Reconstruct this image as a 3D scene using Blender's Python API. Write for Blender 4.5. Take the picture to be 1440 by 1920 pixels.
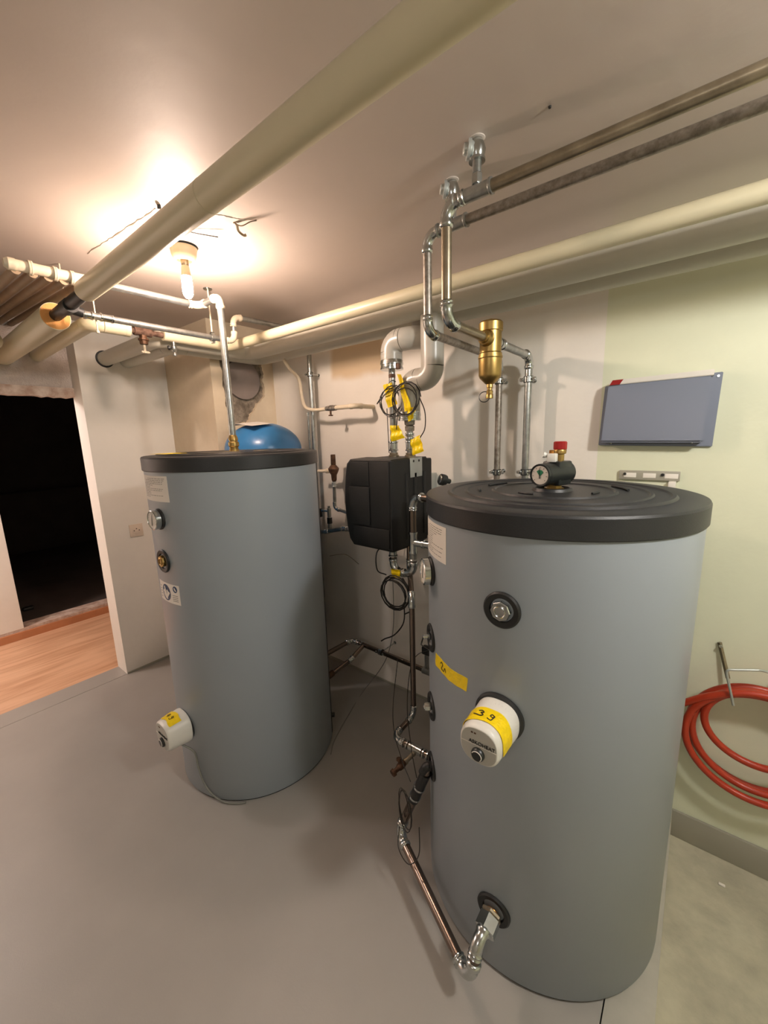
import bpy, bmesh, math, random
from math import pi, sin, cos, radians, sqrt, atan2
from mathutils import Vector as V, Matrix

# ---------------------------------------------------------------- camera, world, lights, exposure
sc = bpy.context.scene
for o in list(bpy.data.objects):
    bpy.data.objects.remove(o)
col = sc.collection
H = 1.60
cam_d = bpy.data.cameras.new('camera')
cam_d.sensor_fit = 'VERTICAL'; cam_d.sensor_height = 24.0; cam_d.lens = 750.0 / 1920 * 24.0
cam_d.clip_start = 0.02
cam = bpy.data.objects.new('camera', cam_d); col.objects.link(cam)
R_ = V((0.787, 0.616, -0.029)).normalized(); F_ = V((-0.610, 0.771, -0.186)).normalized()
U_ = R_.cross(F_).normalized(); R_ = F_.cross(U_).normalized()
cam.matrix_world = Matrix(((R_.x, U_.x, -F_.x, 0), (R_.y, U_.y, -F_.y, 0), (R_.z, U_.z, -F_.z, H), (0, 0, 0, 1)))
sc.camera = cam
w = bpy.data.worlds.new('world'); sc.world = w; w.use_nodes = True
w.node_tree.nodes['Background'].inputs[0].default_value = (1.0, 0.97, 0.93, 1)
w.node_tree.nodes['Background'].inputs[1].default_value = 0.05
sc.view_settings.view_transform = 'Standard'; sc.view_settings.look = 'None'
sc.view_settings.gamma = 1.0; sc.view_settings.exposure = 0.0
sc.view_settings.use_curve_mapping = False

def area(name, loc, rot, sx, sy, power, color):
    l = bpy.data.lights.new(name, 'AREA'); l.shape = 'RECTANGLE'; l.size = sx; l.size_y = sy
    l.energy = power; l.color = color
    o = bpy.data.objects.new(name, l); o.location = loc; o.rotation_euler = rot; col.objects.link(o)
    return o
def bulb_light(name, loc, radius, power, color):
    l = bpy.data.lights.new(name, 'POINT'); l.shadow_soft_size = radius; l.energy = power; l.color = color
    o = bpy.data.objects.new(name, l); o.location = loc; col.objects.link(o)
    return o
# bare lamps outside the frame to the right and in the corridor; added fill light behind the camera
LAMP_RIGHT = bulb_light('unseen_light', (0.72, 0.80, 2.255), 0.07, 56, (1.0, 0.985, 0.95))
FILL_BACK = bulb_light('unseen_light', (0.0, -1.5, 2.12), 0.12, 17, (1.0, 0.97, 0.95))
LAMP_CORR = bulb_light('unseen_light', (-3.85, -0.5, 2.15), 0.10, 66, (1.0, 0.86, 0.82))
BULB_STRENGTH = 920.0

# ---------------------------------------------------------------- materials
def srgb(h):
    h = h.lstrip('#'); c = [int(h[i:i + 2], 16) / 255 for i in (0, 2, 4)]
    return tuple((x / 12.92 if x <= .04045 else ((x + .055) / 1.055) ** 2.4) for x in c)
MATS = {}
def mat(name, c, rough=.5, metal=0.0, var=0.0, scale=8.0, bump=0.0, bscale=60.0, c2=None, coat=0.0, emit=None, spec=.5, c3=None, detail=6):
    if name in MATS: return MATS[name]
    m = bpy.data.materials.new(name); m.use_nodes = True; nt = m.node_tree; N = nt.nodes; L = nt.links
    b = N['Principled BSDF']
    if isinstance(c, str): c = srgb(c)
    if isinstance(c2, str): c2 = srgb(c2)
    if isinstance(c3, str): c3 = srgb(c3)
    b.inputs['Base Color'].default_value = (*c, 1); b.inputs['Roughness'].default_value = rough
    b.inputs['Metallic'].default_value = metal; b.inputs['Specular IOR Level'].default_value = spec
    if coat: b.inputs['Coat Weight'].default_value = coat; b.inputs['Coat Roughness'].default_value = .15
    if var or c2 or bump:
        tc = N.new('ShaderNodeTexCoord')
    if var or c2:
        n = N.new('ShaderNodeTexNoise'); n.inputs['Scale'].default_value = scale; n.inputs['Detail'].default_value = detail; n.inputs['Roughness'].default_value = .62
        L.new(tc.outputs['Object'], n.inputs['Vector'])
        r = N.new('ShaderNodeValToRGB'); r.color_ramp.elements[0].position = .36; r.color_ramp.elements[1].position = .64
        a = c2 if c2 else tuple(x * (1 - var) for x in c)
        r.color_ramp.elements[0].color = (*a, 1); r.color_ramp.elements[1].color = (*c, 1)
        if c3:
            e = r.color_ramp.elements.new(.30); e.color = (*c3, 1)
        L.new(n.outputs['Fac'], r.inputs['Fac']); L.new(r.outputs['Color'], b.inputs['Base Color'])
    if bump:
        n2 = N.new('ShaderNodeTexNoise'); n2.inputs['Scale'].default_value = bscale; n2.inputs['Detail'].default_value = 5
        L.new(tc.outputs['Object'], n2.inputs['Vector'])
        bp = N.new('ShaderNodeBump'); bp.inputs['Strength'].default_value = bump; bp.inputs['Distance'].default_value = .01
        L.new(n2.outputs['Fac'], bp.inputs['Height']); L.new(bp.outputs['Normal'], b.inputs['Normal'])
    if emit:
        b.inputs['Emission Color'].default_value = (*emit[0], 1); b.inputs['Emission Strength'].default_value = emit[1]
    MATS[name] = m
    return m
def M_ceiling(): return mat('ceiling_paint', '#c8bbb1', .55, var=.07, scale=1.3, bump=.12, bscale=14)
def M_wall_cream(): return mat('wall_cream_paint', '#e3d7c3', .6, var=.08, scale=2.2, bump=.12, bscale=30)
def M_wall_white(): return mat('wall_white_paint', '#ebe5db', .6, var=.06, scale=2.5, bump=.12, bscale=30)
def M_wall_stain(): return mat('wall_old_plaster', '#dccdb4', .7, c2='#cfbea3', scale=2.6, bump=.2, bscale=22)
def M_wall_green(): return mat('wall_lime_paint', '#dfe1c6', .6, var=.07, scale=2.0, bump=.12, bscale=30)
def M_floor(): return mat('floor_grey_paint', '#9e9a93', .42, var=.07, scale=2.4, bump=.03, bscale=200)
def M_floor_edge(): return mat('floor_grey_edge', '#b6b2a6', .5, var=.1, scale=9)
def M_concrete(): return mat('raw_concrete', '#bfbaa2', .85, c2='#a29d8a', c3='#87826f', scale=5.5, bump=.35, bscale=26, detail=10)
def M_skirt(): return mat('grey_skirting_paint', '#a19d8e', .5, var=.05, scale=4)
def M_rough(): return mat('broken_mortar', '#9c9283', .95, c2='#6e6458', scale=22, bump=1.0, bscale=45)
def M_duct(): return mat('duct_cement', '#8a7f79', .8, var=.12, scale=5)
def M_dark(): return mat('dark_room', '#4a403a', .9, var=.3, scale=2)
def M_film(): return mat('crinkled_film', '#c9bab0', .26, metal=.2, var=.12, scale=20, bump=.5, bscale=110)
def M_pinkplaster(): return mat('rough_lintel_plaster', '#dccabc', .85, c2='#b59886', scale=16, bump=.6, bscale=50)
def M_vinyl(): return mat('tank_grey_vinyl', '#959da3', .36, var=.02, scale=3, bump=.03, bscale=500)
def M_lid(): return mat('black_lid_plastic', '#242527', .42, bump=.1, bscale=380)
def M_rubber(): return mat('black_rubber', '#1d1e1e', .45)
def M_blackfoam(): return mat('black_foam_shell', '#171717', .55, bump=.12, bscale=260)
def M_blackplastic(): return mat('black_plastic', '#1f2221', .38)
def M_zinc(): return mat('galvanised_steel', '#b4b5b2', .3, metal=.85, c2='#949692', scale=24, bump=.06, bscale=90)
def M_bright(): return mat('bright_zinc_fitting', '#c9cdcc', .2, metal=1.0, var=.12, scale=40)
def M_bronze(): return mat('dull_steel_tube', '#a89c86', .32, metal=.85, c2='#877c69', scale=14)
def M_grim(): return mat('dull_steel_pitted', '#a8a096', .42, metal=.8, c2='#827a70', scale=60)
def M_brown(): return mat('brown_steel_tube', '#84766c', .24, metal=1.0, var=.1, scale=10)
def M_brass(): return mat('brass', '#b3965c', .38, metal=1.0, var=.15, scale=20)
def M_oldbrass(): return mat('old_brass', '#6a4d3a', .55, metal=.6, c2='#46301f', scale=40)
def M_rust(): return mat('rusty_iron', '#7b6152', .8, metal=.4, c2='#4b362b', scale=40, bump=.3)
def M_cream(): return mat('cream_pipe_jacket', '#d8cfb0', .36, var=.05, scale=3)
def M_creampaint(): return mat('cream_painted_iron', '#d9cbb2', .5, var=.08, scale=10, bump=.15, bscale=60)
def M_creamshade(): return mat('cream_jacket_shaded', '#c4c2b4', .42, var=.05, scale=3)  # cream jacket greyed to carry the shade behind the front pipe in its colour
def M_grime(): return mat('cream_dusty_pipe', '#a58c70', .6, var=.15, scale=8)
def M_greyjacket(): return mat('light_grey_pvc_jacket', '#b4b0a6', .3, var=.03, scale=3)
def M_plate(): return mat('steel_plate', '#b9bdb9', .4, metal=.6)
def M_white(): return mat('white_plastic', '#dcd9d0', .38)
def M_whitegrey(): return mat('pale_grey_plastic', '#b2b0a6', .4)
def M_paper(): return mat('paper_label', '#e2dcd2', .6)
def M_ink(): return mat('grey_print', '#8c8880', .7)
def M_black(): return mat('marker_ink', '#1b1408', .6)
def M_bluesign(): return mat('sign_blue', '#1f4166', .5)
def M_yellow(): return mat('yellow_tape', '#fad80a', .3, var=.12, scale=40, bump=.35, bscale=70)
def M_blue(): return mat('blue_vessel_paint', '#3573a8', .3, var=.04, scale=3)
def M_boxgrey(): return mat('slate_grey_paint', '#7b8190', .42)
def M_red(): return mat('red_plastic', '#960d0d', .35)
def M_hose(): return mat('red_hose_rubber', '#b0361b', .38, var=.12, scale=9)
def M_green(): return mat('green_print', '#1d8057', .5)
def M_orange(): return mat('orange_foam', '#dd9f5c', .8, bump=.3, bscale=90)
def M_copper(): return mat('copper', '#c98b4b', .3, metal=1.0)
def M_cable(): return mat('black_cable', '#17140f', .4)
def M_gcable(): return mat('grey_cable', '#7c7c74', .5)
def M_socket(): return mat('ivory_plastic', '#dccbb8', .4)
def M_sockethole(): return mat('socket_hole', '#5a4a3c', .7)
def M_porcelain(): return mat('cream_porcelain', '#ddc9a6', .35)
def M_bulb(): return mat('glowing_glass', '#fff0dd', .3, emit=((1.0, .76, .62), BULB_STRENGTH))
def M_glass(): return mat('bulb_neck_glass', '#e8c9a2', .15, spec=.6)
def M_wood():
    if 'wood' in MATS: return MATS['wood']
    m = bpy.data.materials.new('laminate_wood'); m.use_nodes = True; nt = m.node_tree; b = nt.nodes['Principled BSDF']; b.inputs['Roughness'].default_value = .42
    tc = nt.nodes.new('ShaderNodeTexCoord'); mp = nt.nodes.new('ShaderNodeMapping'); mp.inputs['Scale'].default_value = (9, .8, 1)
    n = nt.nodes.new('ShaderNodeTexNoise'); n.inputs['Scale'].default_value = 2.2; n.inputs['Detail'].default_value = 8; n.inputs['Distortion'].default_value = .4
    r = nt.nodes.new('ShaderNodeValToRGB'); r.color_ramp.elements[0].position = .3; r.color_ramp.elements[1].position = .6
    r.color_ramp.elements[0].color = (*srgb('#bb8b68'), 1); r.color_ramp.elements[1].color = (*srgb('#d8ae8c'), 1)
    L = nt.links.new; L(tc.outputs['Object'], mp.inputs['Vector']); L(mp.outputs[0], n.inputs['Vector']); L(n.outputs['Fac'], r.inputs['Fac']); L(r.outputs[0], b.inputs['Base Color'])
    MATS['wood'] = m; return m
def M_riser(): return mat('riser_wood', '#bf8058', .5, var=.1, scale=8)

def M_wall_back():
    m = M_wall_white().copy(); m.name = 'wall_white_paint_stained'; nt = m.node_tree; N = nt.nodes; L = nt.links.new
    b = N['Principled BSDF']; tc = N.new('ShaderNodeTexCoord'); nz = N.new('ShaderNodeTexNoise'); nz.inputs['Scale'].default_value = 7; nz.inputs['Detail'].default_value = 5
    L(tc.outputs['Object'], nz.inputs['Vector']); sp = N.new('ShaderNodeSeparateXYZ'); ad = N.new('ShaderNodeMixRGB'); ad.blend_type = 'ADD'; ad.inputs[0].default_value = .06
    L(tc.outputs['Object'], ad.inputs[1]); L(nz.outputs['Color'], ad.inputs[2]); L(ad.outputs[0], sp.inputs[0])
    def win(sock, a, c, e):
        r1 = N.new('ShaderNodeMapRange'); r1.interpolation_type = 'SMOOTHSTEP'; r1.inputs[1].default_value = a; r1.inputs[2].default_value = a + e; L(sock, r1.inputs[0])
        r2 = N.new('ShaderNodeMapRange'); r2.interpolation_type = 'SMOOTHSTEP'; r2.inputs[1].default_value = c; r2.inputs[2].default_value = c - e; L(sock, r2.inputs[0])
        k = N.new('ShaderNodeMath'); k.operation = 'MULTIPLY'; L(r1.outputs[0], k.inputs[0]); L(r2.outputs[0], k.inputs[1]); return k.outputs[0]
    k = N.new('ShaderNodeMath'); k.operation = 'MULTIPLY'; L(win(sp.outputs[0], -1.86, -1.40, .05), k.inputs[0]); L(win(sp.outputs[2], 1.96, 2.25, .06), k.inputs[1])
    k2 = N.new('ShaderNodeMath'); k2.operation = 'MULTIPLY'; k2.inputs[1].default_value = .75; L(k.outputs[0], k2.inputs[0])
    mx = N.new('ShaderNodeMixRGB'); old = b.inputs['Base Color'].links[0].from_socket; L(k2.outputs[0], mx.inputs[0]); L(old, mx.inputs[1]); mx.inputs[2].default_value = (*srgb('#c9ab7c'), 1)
    L(mx.outputs[0], b.inputs['Base Color']); return m

# ---------------------------------------------------------------- mesh helpers
def finish(bm, name, m, parent=None, smooth=35):
    bmesh.ops.recalc_face_normals(bm, faces=bm.faces[:])
    ang = radians(smooth)
    for f in bm.faces: f.smooth = True
    for e in bm.edges:
        if len(e.link_faces) == 2:
            try: e.smooth = e.calc_face_angle() < ang
            except ValueError: e.smooth = True
        else: e.smooth = False
    me = bpy.data.meshes.new(name); bm.to_mesh(me); bm.free(); me.materials.append(m)
    o = bpy.data.objects.new(name, me); col.objects.link(o)
    if parent is not None: o.parent = parent
    return o
def thing(name, label, cat, loc=(0, 0, 0), group=None):
    o = bpy.data.objects.new(name, None); col.objects.link(o); o.empty_display_size = .05
    o['label'] = label; o['category'] = cat; o['_loc'] = list(loc)
    if group: o['group'] = group
    return o
def tag(o, label, cat, group=None):
    o['label'] = label; o['category'] = cat
    if group: o['group'] = group
    return o
def struct(o, label=None):
    o['kind'] = 'structure'
    if label: o['label'] = label
    return o
def plabel(o, t): o['label'] = t; return o

def add_box(bm, lo, hi, bevel=0.0, seg=2, mtx=None):
    g = bmesh.ops.create_cube(bm, size=1.0)
    vs = g['verts']
    for v in vs:
        v.co = V(((lo[0] + hi[0]) / 2 + v.co.x * (hi[0] - lo[0]), (lo[1] + hi[1]) / 2 + v.co.y * (hi[1] - lo[1]), (lo[2] + hi[2]) / 2 + v.co.z * (hi[2] - lo[2])))
    if bevel:
        es = list({e for v in vs for e in v.link_edges})
        r = bmesh.ops.bevel(bm, geom=es, offset=bevel, segments=seg, affect='EDGES', profile=.5)
        vs = list({v for f in r['faces'] for v in f.verts} | {v for v in vs if v.is_valid})
    if mtx is not None:
        for v in vs: v.co = mtx @ v.co
    return vs
def frames(pts):
    pts = [V(p) for p in pts]; n = len(pts); T = []
    for i in range(n):
        a = pts[max(i - 1, 0)]; b = pts[min(i + 1, n - 1)]
        T.append((b - a).normalized())
    up = V((0, 0, 1)) if abs(T[0].z) < .9 else V((1, 0, 0))
    nrm = (up - T[0] * up.dot(T[0])).normalized(); out = []
    for i in range(n):
        nrm = (nrm - T[i] * nrm.dot(T[i])); nrm.normalize()
        out.append((pts[i], nrm.copy(), T[i].cross(nrm)))
    return out
def add_sweep(bm, pts, rad, seg=16, caps=True, closed=False):
    if not isinstance(rad, (list, tuple)): rad = [rad] * len(pts)
    fr = frames(pts)
    if closed:
        fr = []
        n = len(pts); P = [V(p) for p in pts]
        c = sum(P, V((0, 0, 0))) / n
        nn = (P[0] - c).cross(P[n // 4] - c).normalized()
        for i in range(n):
            t = (P[(i + 1) % n] - P[i - 1]).normalized(); fr.append((P[i], nn, t.cross(nn).normalized()))
    rings = []
    for (p, n, b), r in zip(fr, rad):
        rings.append([bm.verts.new(p + (n * cos(a) + b * sin(a)) * r) for a in [2 * pi * k / seg for k in range(seg)]])
    m = len(rings)
    for i in range(m if closed else m - 1):
        A = rings[i]; B = rings[(i + 1) % m]
        for k in range(seg):
            bm.faces.new((A[k], A[(k + 1) % seg], B[(k + 1) % seg], B[k]))
    if caps and not closed:
        bm.faces.new(rings[0][::-1]); bm.faces.new(rings[-1])
def add_lathe(bm, prof, origin=(0, 0, 0), axis=(0, 0, 1), seg=32, shape=None, caps=True):
    """prof: (distance along the axis, radius)"""
    ax = V(axis).normalized(); up = V((0, 0, 1)) if abs(ax.z) < .9 else V((1, 0, 0))
    n = (up - ax * up.dot(ax)).normalized(); b = ax.cross(n); o = V(origin); rings = []
    for d, r in prof:
        if r < 1e-6: rings.append([bm.verts.new(o + ax * d)]); continue
        ring = []
        for k in range(seg):
            a = 2 * pi * k / seg; s = shape(a) if shape else 1.0
            ring.append(bm.verts.new(o + ax * d + (n * cos(a) + b * sin(a)) * r * s))
        rings.append(ring)
    for A, B in zip(rings, rings[1:]):
        if len(A) == 1 and len(B) == 1: continue
        for k in range(seg):
            k2 = (k + 1) % seg
            if len(A) == 1: bm.faces.new((A[0], B[k2], B[k]))
            elif len(B) == 1: bm.faces.new((A[k], A[k2], B[0]))
            else: bm.faces.new((A[k], A[k2], B[k2], B[k]))
    if caps:
        if len(rings[0]) > 1: bm.faces.new(rings[0][::-1])
        if len(rings[-1]) > 1: bm.faces.new(rings[-1])
def box(name, lo, hi, m, parent=None, bevel=0.0, seg=2, mtx=None):
    bm = bmesh.new(); add_box(bm, lo, hi, bevel, seg, mtx); return finish(bm, name, m, parent)
def lathe(name, prof, m, parent=None, origin=(0, 0, 0), axis=(0, 0, 1), seg=32, shape=None, smooth=35):
    bm = bmesh.new(); add_lathe(bm, prof, origin, axis, seg, shape); return finish(bm, name, m, parent, smooth)
def tube(name, pts, r, m, parent=None, seg=14, closed=False):
    bm = bmesh.new(); add_sweep(bm, pts, r, seg, True, closed); return finish(bm, name, m, parent, 50)
def spline(pts, n=10):
    P = [V(p) for p in pts]; P = [P[0] * 2 - P[1]] + P + [P[-1] * 2 - P[-2]]; out = []
    for i in range(1, len(P) - 2):
        for k in range(n):
            t = k / n; a, b, c, d = P[i - 1:i + 3]
            out.append(.5 * ((2 * b) + (c - a) * t + (2 * a - 5 * b + 4 * c - d) * t * t + (3 * b - a - 3 * c + d) * t ** 3))
    out.append(P[-2]); return out
def bend(a, c, b, R):
    """arc that rounds corner c between a and b"""
    a, b, c = V(a), V(b), V(c); u = (a - c).normalized(); v = (b - c).normalized()
    ang = u.angle(v); t = R / math.tan(ang / 2); t = min(t, .48 * (a - c).length, .48 * (b - c).length); R = t * math.tan(ang / 2)
    bis = (u + v).normalized(); ctr = c + bis * (R / sin(ang / 2)); s = c + u * t; e = c + v * t
    out = []; n = 9; ax = u.cross(v).normalized(); s0 = s - ctr; tot = pi - ang
    for i in range(n):
        out.append(ctr + Matrix.Rotation(-tot * i / (n - 1), 3, ax) @ s0)
    if (out[-1] - e).length > .01: out = [ctr + Matrix.Rotation(tot * i / (n - 1), 3, ax) @ s0 for i in range(n)]
    return out
def run(parent, pts, r, m, mf, R=None, fit=True, names=('pipe', 'elbow'), collar=.018, seg=18):
    """pipe run through pts: straight parts and elbow parts of their own"""
    R = R or r * 2.2; pts = [V(p) for p in pts]; cur = pts[0]; parts = []
    for i in range(1, len(pts)):
        if i < len(pts) - 1:
            arc = bend(pts[i - 1], pts[i], pts[i + 1], R)
            nxt = arc[0]
        else: nxt = pts[i]
        d = (nxt - cur)
        if d.length > .004:
            bm = bmesh.new(); add_sweep(bm, [cur, nxt], r, seg); parts.append(finish(bm, names[0], m, parent, 50))
        if i < len(pts) - 1:
            d0 = (arc[0] - arc[1]).normalized(); d1 = (arc[-1] - arc[-2]).normalized(); bm = bmesh.new()
            if fit:
                k = collar; path = [arc[0] + d0 * k, arc[0] + d0 * (k - .004), arc[0] + d0 * .004, arc[0]] + arc[1:-1] + [arc[-1], arc[-1] + d1 * .004, arc[-1] + d1 * (k - .004), arc[-1] + d1 * k]
                rr = [r * 1.06, r * 1.3, r * 1.3, r * 1.12] + [r * 1.15] * (len(arc) - 2) + [r * 1.12, r * 1.3, r * 1.3, r * 1.06]
                # narrow waist between the two beads of a press fitting
                p2 = []; r2 = []
                for q, (pp, ra) in enumerate(zip(path, rr)):
                    p2.append(pp); r2.append(ra)
                    if q == 1: p2.append(arc[0] + d0 * (k - .008)); r2.append(r * 1.14)
                    if q == 1: p2.append(arc[0] + d0 * .008); r2.append(r * 1.14)
                    if q == len(path) - 4: pass
                add_sweep(bm, p2, r2, seg)
                parts.append(finish(bm, names[1], mf, parent, 60))
            else:
                add_sweep(bm, arc, r * 1.002, seg); parts.append(finish(bm, names[1], mf, parent, 60))
            cur = arc[-1]
    return parts
def collar(parent, p, ax, r, L, m, name='collar', seg=22):
    return lathe(name, [(-L / 2, r * 1.02), (-L / 2, r * 1.3), (-L / 2 + .005, r * 1.32), (-L / 2 + .008, r * 1.14), (L / 2 - .008, r * 1.14), (L / 2 - .005, r * 1.32), (L / 2, r * 1.3), (L / 2, r * 1.02)], m, parent, p, ax, seg)
def nut(parent, p, ax, r, L, m, name='nut'):
    return lathe(name, [(-L / 2, r * .9), (-L / 2 + .002, r), (L / 2 - .002, r), (L / 2, r * .9)], m, parent, p, ax, 6, smooth=20)
def ring(bm, c, ax, R, r, n=28, seg=8):
    ax = V(ax).normalized(); up = V((0, 0, 1)) if abs(ax.z) < .9 else V((1, 0, 0)); u = (up - ax * up.dot(ax)).normalized(); v = ax.cross(u)
    add_sweep(bm, [V(c) + (u * cos(2 * pi * k / n) + v * sin(2 * pi * k / n)) * R for k in range(n)], r, seg, closed=True)
def text_mesh(name, s, size, mtx, m, parent, depth=.0006, warp=None):
    c = bpy.data.curves.new(name, 'FONT'); c.body = s; c.size = size; c.extrude = depth; c.align_x = 'CENTER'; c.align_y = 'CENTER'
    t = bpy.data.objects.new(name, c); col.objects.link(t); bpy.context.view_layer.update()
    me = bpy.data.meshes.new_from_object(t); bpy.data.objects.remove(t)
    me.materials.clear(); me.materials.append(m)
    for v in me.vertices: v.co = warp(v.co) if warp else mtx @ v.co
    o = bpy.data.objects.new(name, me); col.objects.link(o); o.parent = parent; return o
def grid_patch(name, fn, u0, u1, v0, v1, nu, nv, th, m, parent, wob=None):
    """thin curved sheet; fn(u, v, offset) -> point"""
    bm = bmesh.new(); A = []; B = []
    for lay, off in ((A, th), (B, 0.0)):
        for j in range(nv + 1):
            for i in range(nu + 1):
                u = u0 + (u1 - u0) * i / nu; v = v0 + (v1 - v0) * j / nv
                dv = wob(i / nu, j / nv) if wob else (0, 0, 0)
                lay.append(bm.verts.new(fn(u + dv[0], v + dv[1], off + dv[2])))
    W = nu + 1
    for j in range(nv):
        for i in range(nu):
            a = j * W + i
            bm.faces.new((A[a], A[a + 1], A[a + W + 1], A[a + W])); bm.faces.new((B[a], B[a + W], B[a + W + 1], B[a + 1]))
    edge = [(i, i + 1) for i in range(nu)] + [(nv * W + i + 1, nv * W + i) for i in range(nu)] + [((j + 1) * W, j * W) for j in range(nv)] + [(j * W + nu, (j + 1) * W + nu) for j in range(nv)]
    for a, b in edge: bm.faces.new((A[b], A[a], B[a], B[b]))
    return finish(bm, name, m, parent)
def stroke(name, lines, fn, r, m, parent):
    """hand-drawn strokes laid on a surface fn(u, v, off)"""
    bm = bmesh.new()
    for ln in lines:
        pts = spline([(a, b, 0) for a, b in ln], 5) if len(ln) > 2 else [V((a, b, 0)) for a, b in ln]
        add_sweep(bm, [fn(p.x, p.y, .0012) for p in pts], r, 6)
    return finish(bm, name, m, parent)

# ================================================================ THE SETTING
XW, YW, ZC = -3.05, 1.87, 2.34
def fl(name, lo, hi, m, bev=0): return struct(box(name, lo, hi, m, None, bev))
fl('floor', (-3.05, -3.0, -.14), (-.0745, YW, 0), M_floor())
fl('trim_1', (-.0715, -3.0, -.14), (.045, YW, 0), M_floor_edge(), .002)['label'] = 'painted edge strip of the raised floor slab'
fl('trim_2', (-3.215, -1.0, -.14), (-3.0535, .875, 0), M_floor())['label'] = 'grey door threshold strip'
struct(box('floor.001', (.045, -3.0, -.2), (2.2, YW, -.12), M_concrete()), 'bare concrete floor a step lower beside the tank')
fl('floor.002', (-4.38, -2.0, -.14), (-3.2155, 2.4, -.001), M_wood())['label'] = 'laminate corridor floor'
fl('trim_3', (-4.40, -2.0, -.0), (-4.375, 2.4, .062), M_riser())['label'] = 'wooden step riser below the dark doorway'
fl('trim_4', (-4.56, -2.0, 0), (-4.402, 2.4, .085), M_pinkplaster())['label'] = 'rough plaster sill of the dark doorway'
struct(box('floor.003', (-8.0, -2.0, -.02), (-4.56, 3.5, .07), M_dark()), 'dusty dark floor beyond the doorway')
struct(box('ceiling', (-8.0, -3.0, ZC), (2.2, 3.5, ZC + .1), M_ceiling()))
# back wall in three paints
fl('wall_back', (-2.45, YW, -.14), (-.338, YW + .12, ZC), M_wall_back())['label'] = 'white painted back wall behind the pipes'
fl('wall_back.001', (-.338, YW, -.2), (2.2, YW + .12, ZC), M_wall_green())['label'] = 'pale lime green part of the back wall'
fl('baseboard_back', (.045, YW - .012, -.12), (2.2, YW, .004), M_skirt(), .002)
fl('baseboard_back.001', (-2.45, YW - .006, 0), (.04, YW, .014), M_skirt(), .001); fl('baseboard_left', (XW, .876, 0), (XW + .006, 1.40, .012), M_skirt(), .001)
fl('wall_left', (XW - .17, .875, -.14), (XW, 3.0, ZC), M_wall_white())
fl('wall_right', (2.2, -3.0, -.2), (2.3, YW, ZC), M_wall_green())
fl('wall_front', (-3.05, -3.1, -.2), (2.2, -3.0, ZC), M_wall_white())
fl('wall_left.001', (XW - .17, -3.0, -.14), (XW, -1.0, ZC), M_wall_white())
# panel and lintel over the doorway
fl('wall_left.002', (XW - .20, -1.0, 1.955), (XW - .15, .875, ZC), M_film())['label'] = 'crinkled film covered panel above the doorway'
bm = bmesh.new(); random.seed(4)
n = 60; top = []; bot = []
for i in range(n + 1):
    y = -1.0 + 1.875 * i / n; z = 1.90 + random.uniform(-.004, .005); z2 = 1.928 + random.uniform(-.006, .006)
    row = [bm.verts.new(p) for p in ((XW - .205, y, z), (XW - .14 + random.uniform(-.004, .004), y, z), (XW - .130, y, z2), (XW - .13, y, 1.957), (XW - .205, y, 1.957))]
    top.append(row)
for a, b in zip(top, top[1:]):
    for k in range(5): bm.faces.new((a[k], a[(k + 1) % 5], b[(k + 1) % 5], b[k]))
bm.faces.new(top[0]); bm.faces.new(top[-1][::-1])
struct(finish(bm, 'trim_5', M_pinkplaster()), 'rough plaster lintel over the doorway')
# corridor
fl('wall_corridor', (-4.56, -2.0, .085), (-4.40, .575, ZC), M_wall_white())['label'] = 'white corridor wall beside the dark doorway'
fl('wall_corridor.001', (-4.56, 1.75, .085), (-4.40, 2.4, ZC), M_wall_white())
fl('wall_corridor.002', (-4.56, .575, 2.08), (-4.40, 1.75, ZC), M_wall_white())
fl('wall_corridor.003', (-4.4, 2.4, -.1), (-3.22, 2.5, ZC), M_wall_white())
fl('wall_corridor.004', (-4.56, -2.1, -.1), (-3.05, -2.0, ZC), M_wall_white())
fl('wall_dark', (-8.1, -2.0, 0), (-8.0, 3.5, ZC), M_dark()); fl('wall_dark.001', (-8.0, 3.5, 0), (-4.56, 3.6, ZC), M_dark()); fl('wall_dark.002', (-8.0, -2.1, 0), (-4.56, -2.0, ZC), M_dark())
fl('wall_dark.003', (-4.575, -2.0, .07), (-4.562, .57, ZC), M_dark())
tag(box('low_wall_ledge', (-8.0, -1.9, .07), (-7.7, 3.4, .95), M_dark(), None, .01), 'dark low ledge deep in the unlit room beyond the door', 'ledge')
t = tag(box('rubble', (-4.95, .66, .07), (-4.89, .74, .10), M_rubber(), None, .008), 'dark lump on the floor of the unlit room near the white wall', 'debris')
tag(box('rubble', (-5.3, 1.42, .07), (-5.2, 1.52, .13), M_rubber(), None, .01), 'dark block on the floor of the unlit room near the door jamb', 'debris')

# chimney chase in the corner, side face with a ragged hole and a round duct end
fl('wall_chase', (XW, 1.40, 0), (-2.452, 1.44, ZC), M_wall_stain())['label'] = 'front face of the plastered corner chase'
XB = -2.45; random.seed(11)
outl = [(1.470, 2.15), (1.465, 2.09), (1.478, 2.03), (1.470, 1.96), (1.482, 1.90), (1.476, 1.84), (1.490, 1.78), (1.501, 1.727), (1.53, 1.715), (1.56, 1.708), (1.60, 1.722), (1.625, 1.716), (1.655, 1.743), (1.66, 1.775), (1.695, 1.801), (1.715, 1.84), (1.745, 1.86), (1.787, 1.905), (1.79, 1.96), (1.775, 2.0), (1.79, 2.05), (1.775, 2.10), (1.79, 2.15)]
hp = []
for i, (a, b) in enumerate(outl):
    c, d = outl[(i + 1) % len(outl)]
    for k in range(4):
        t_ = k / 4; j = .004 if k else 0
        hp.append((a + (c - a) * t_ + random.uniform(-j, j), b + (d - b) * t_ + random.uniform(-j, j)))
bm = bmesh.new()
ov = [bm.verts.new((XB, y, z)) for y, z in ((1.40, 0), (YW, 0), (YW, ZC), (1.40, ZC))]
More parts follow.
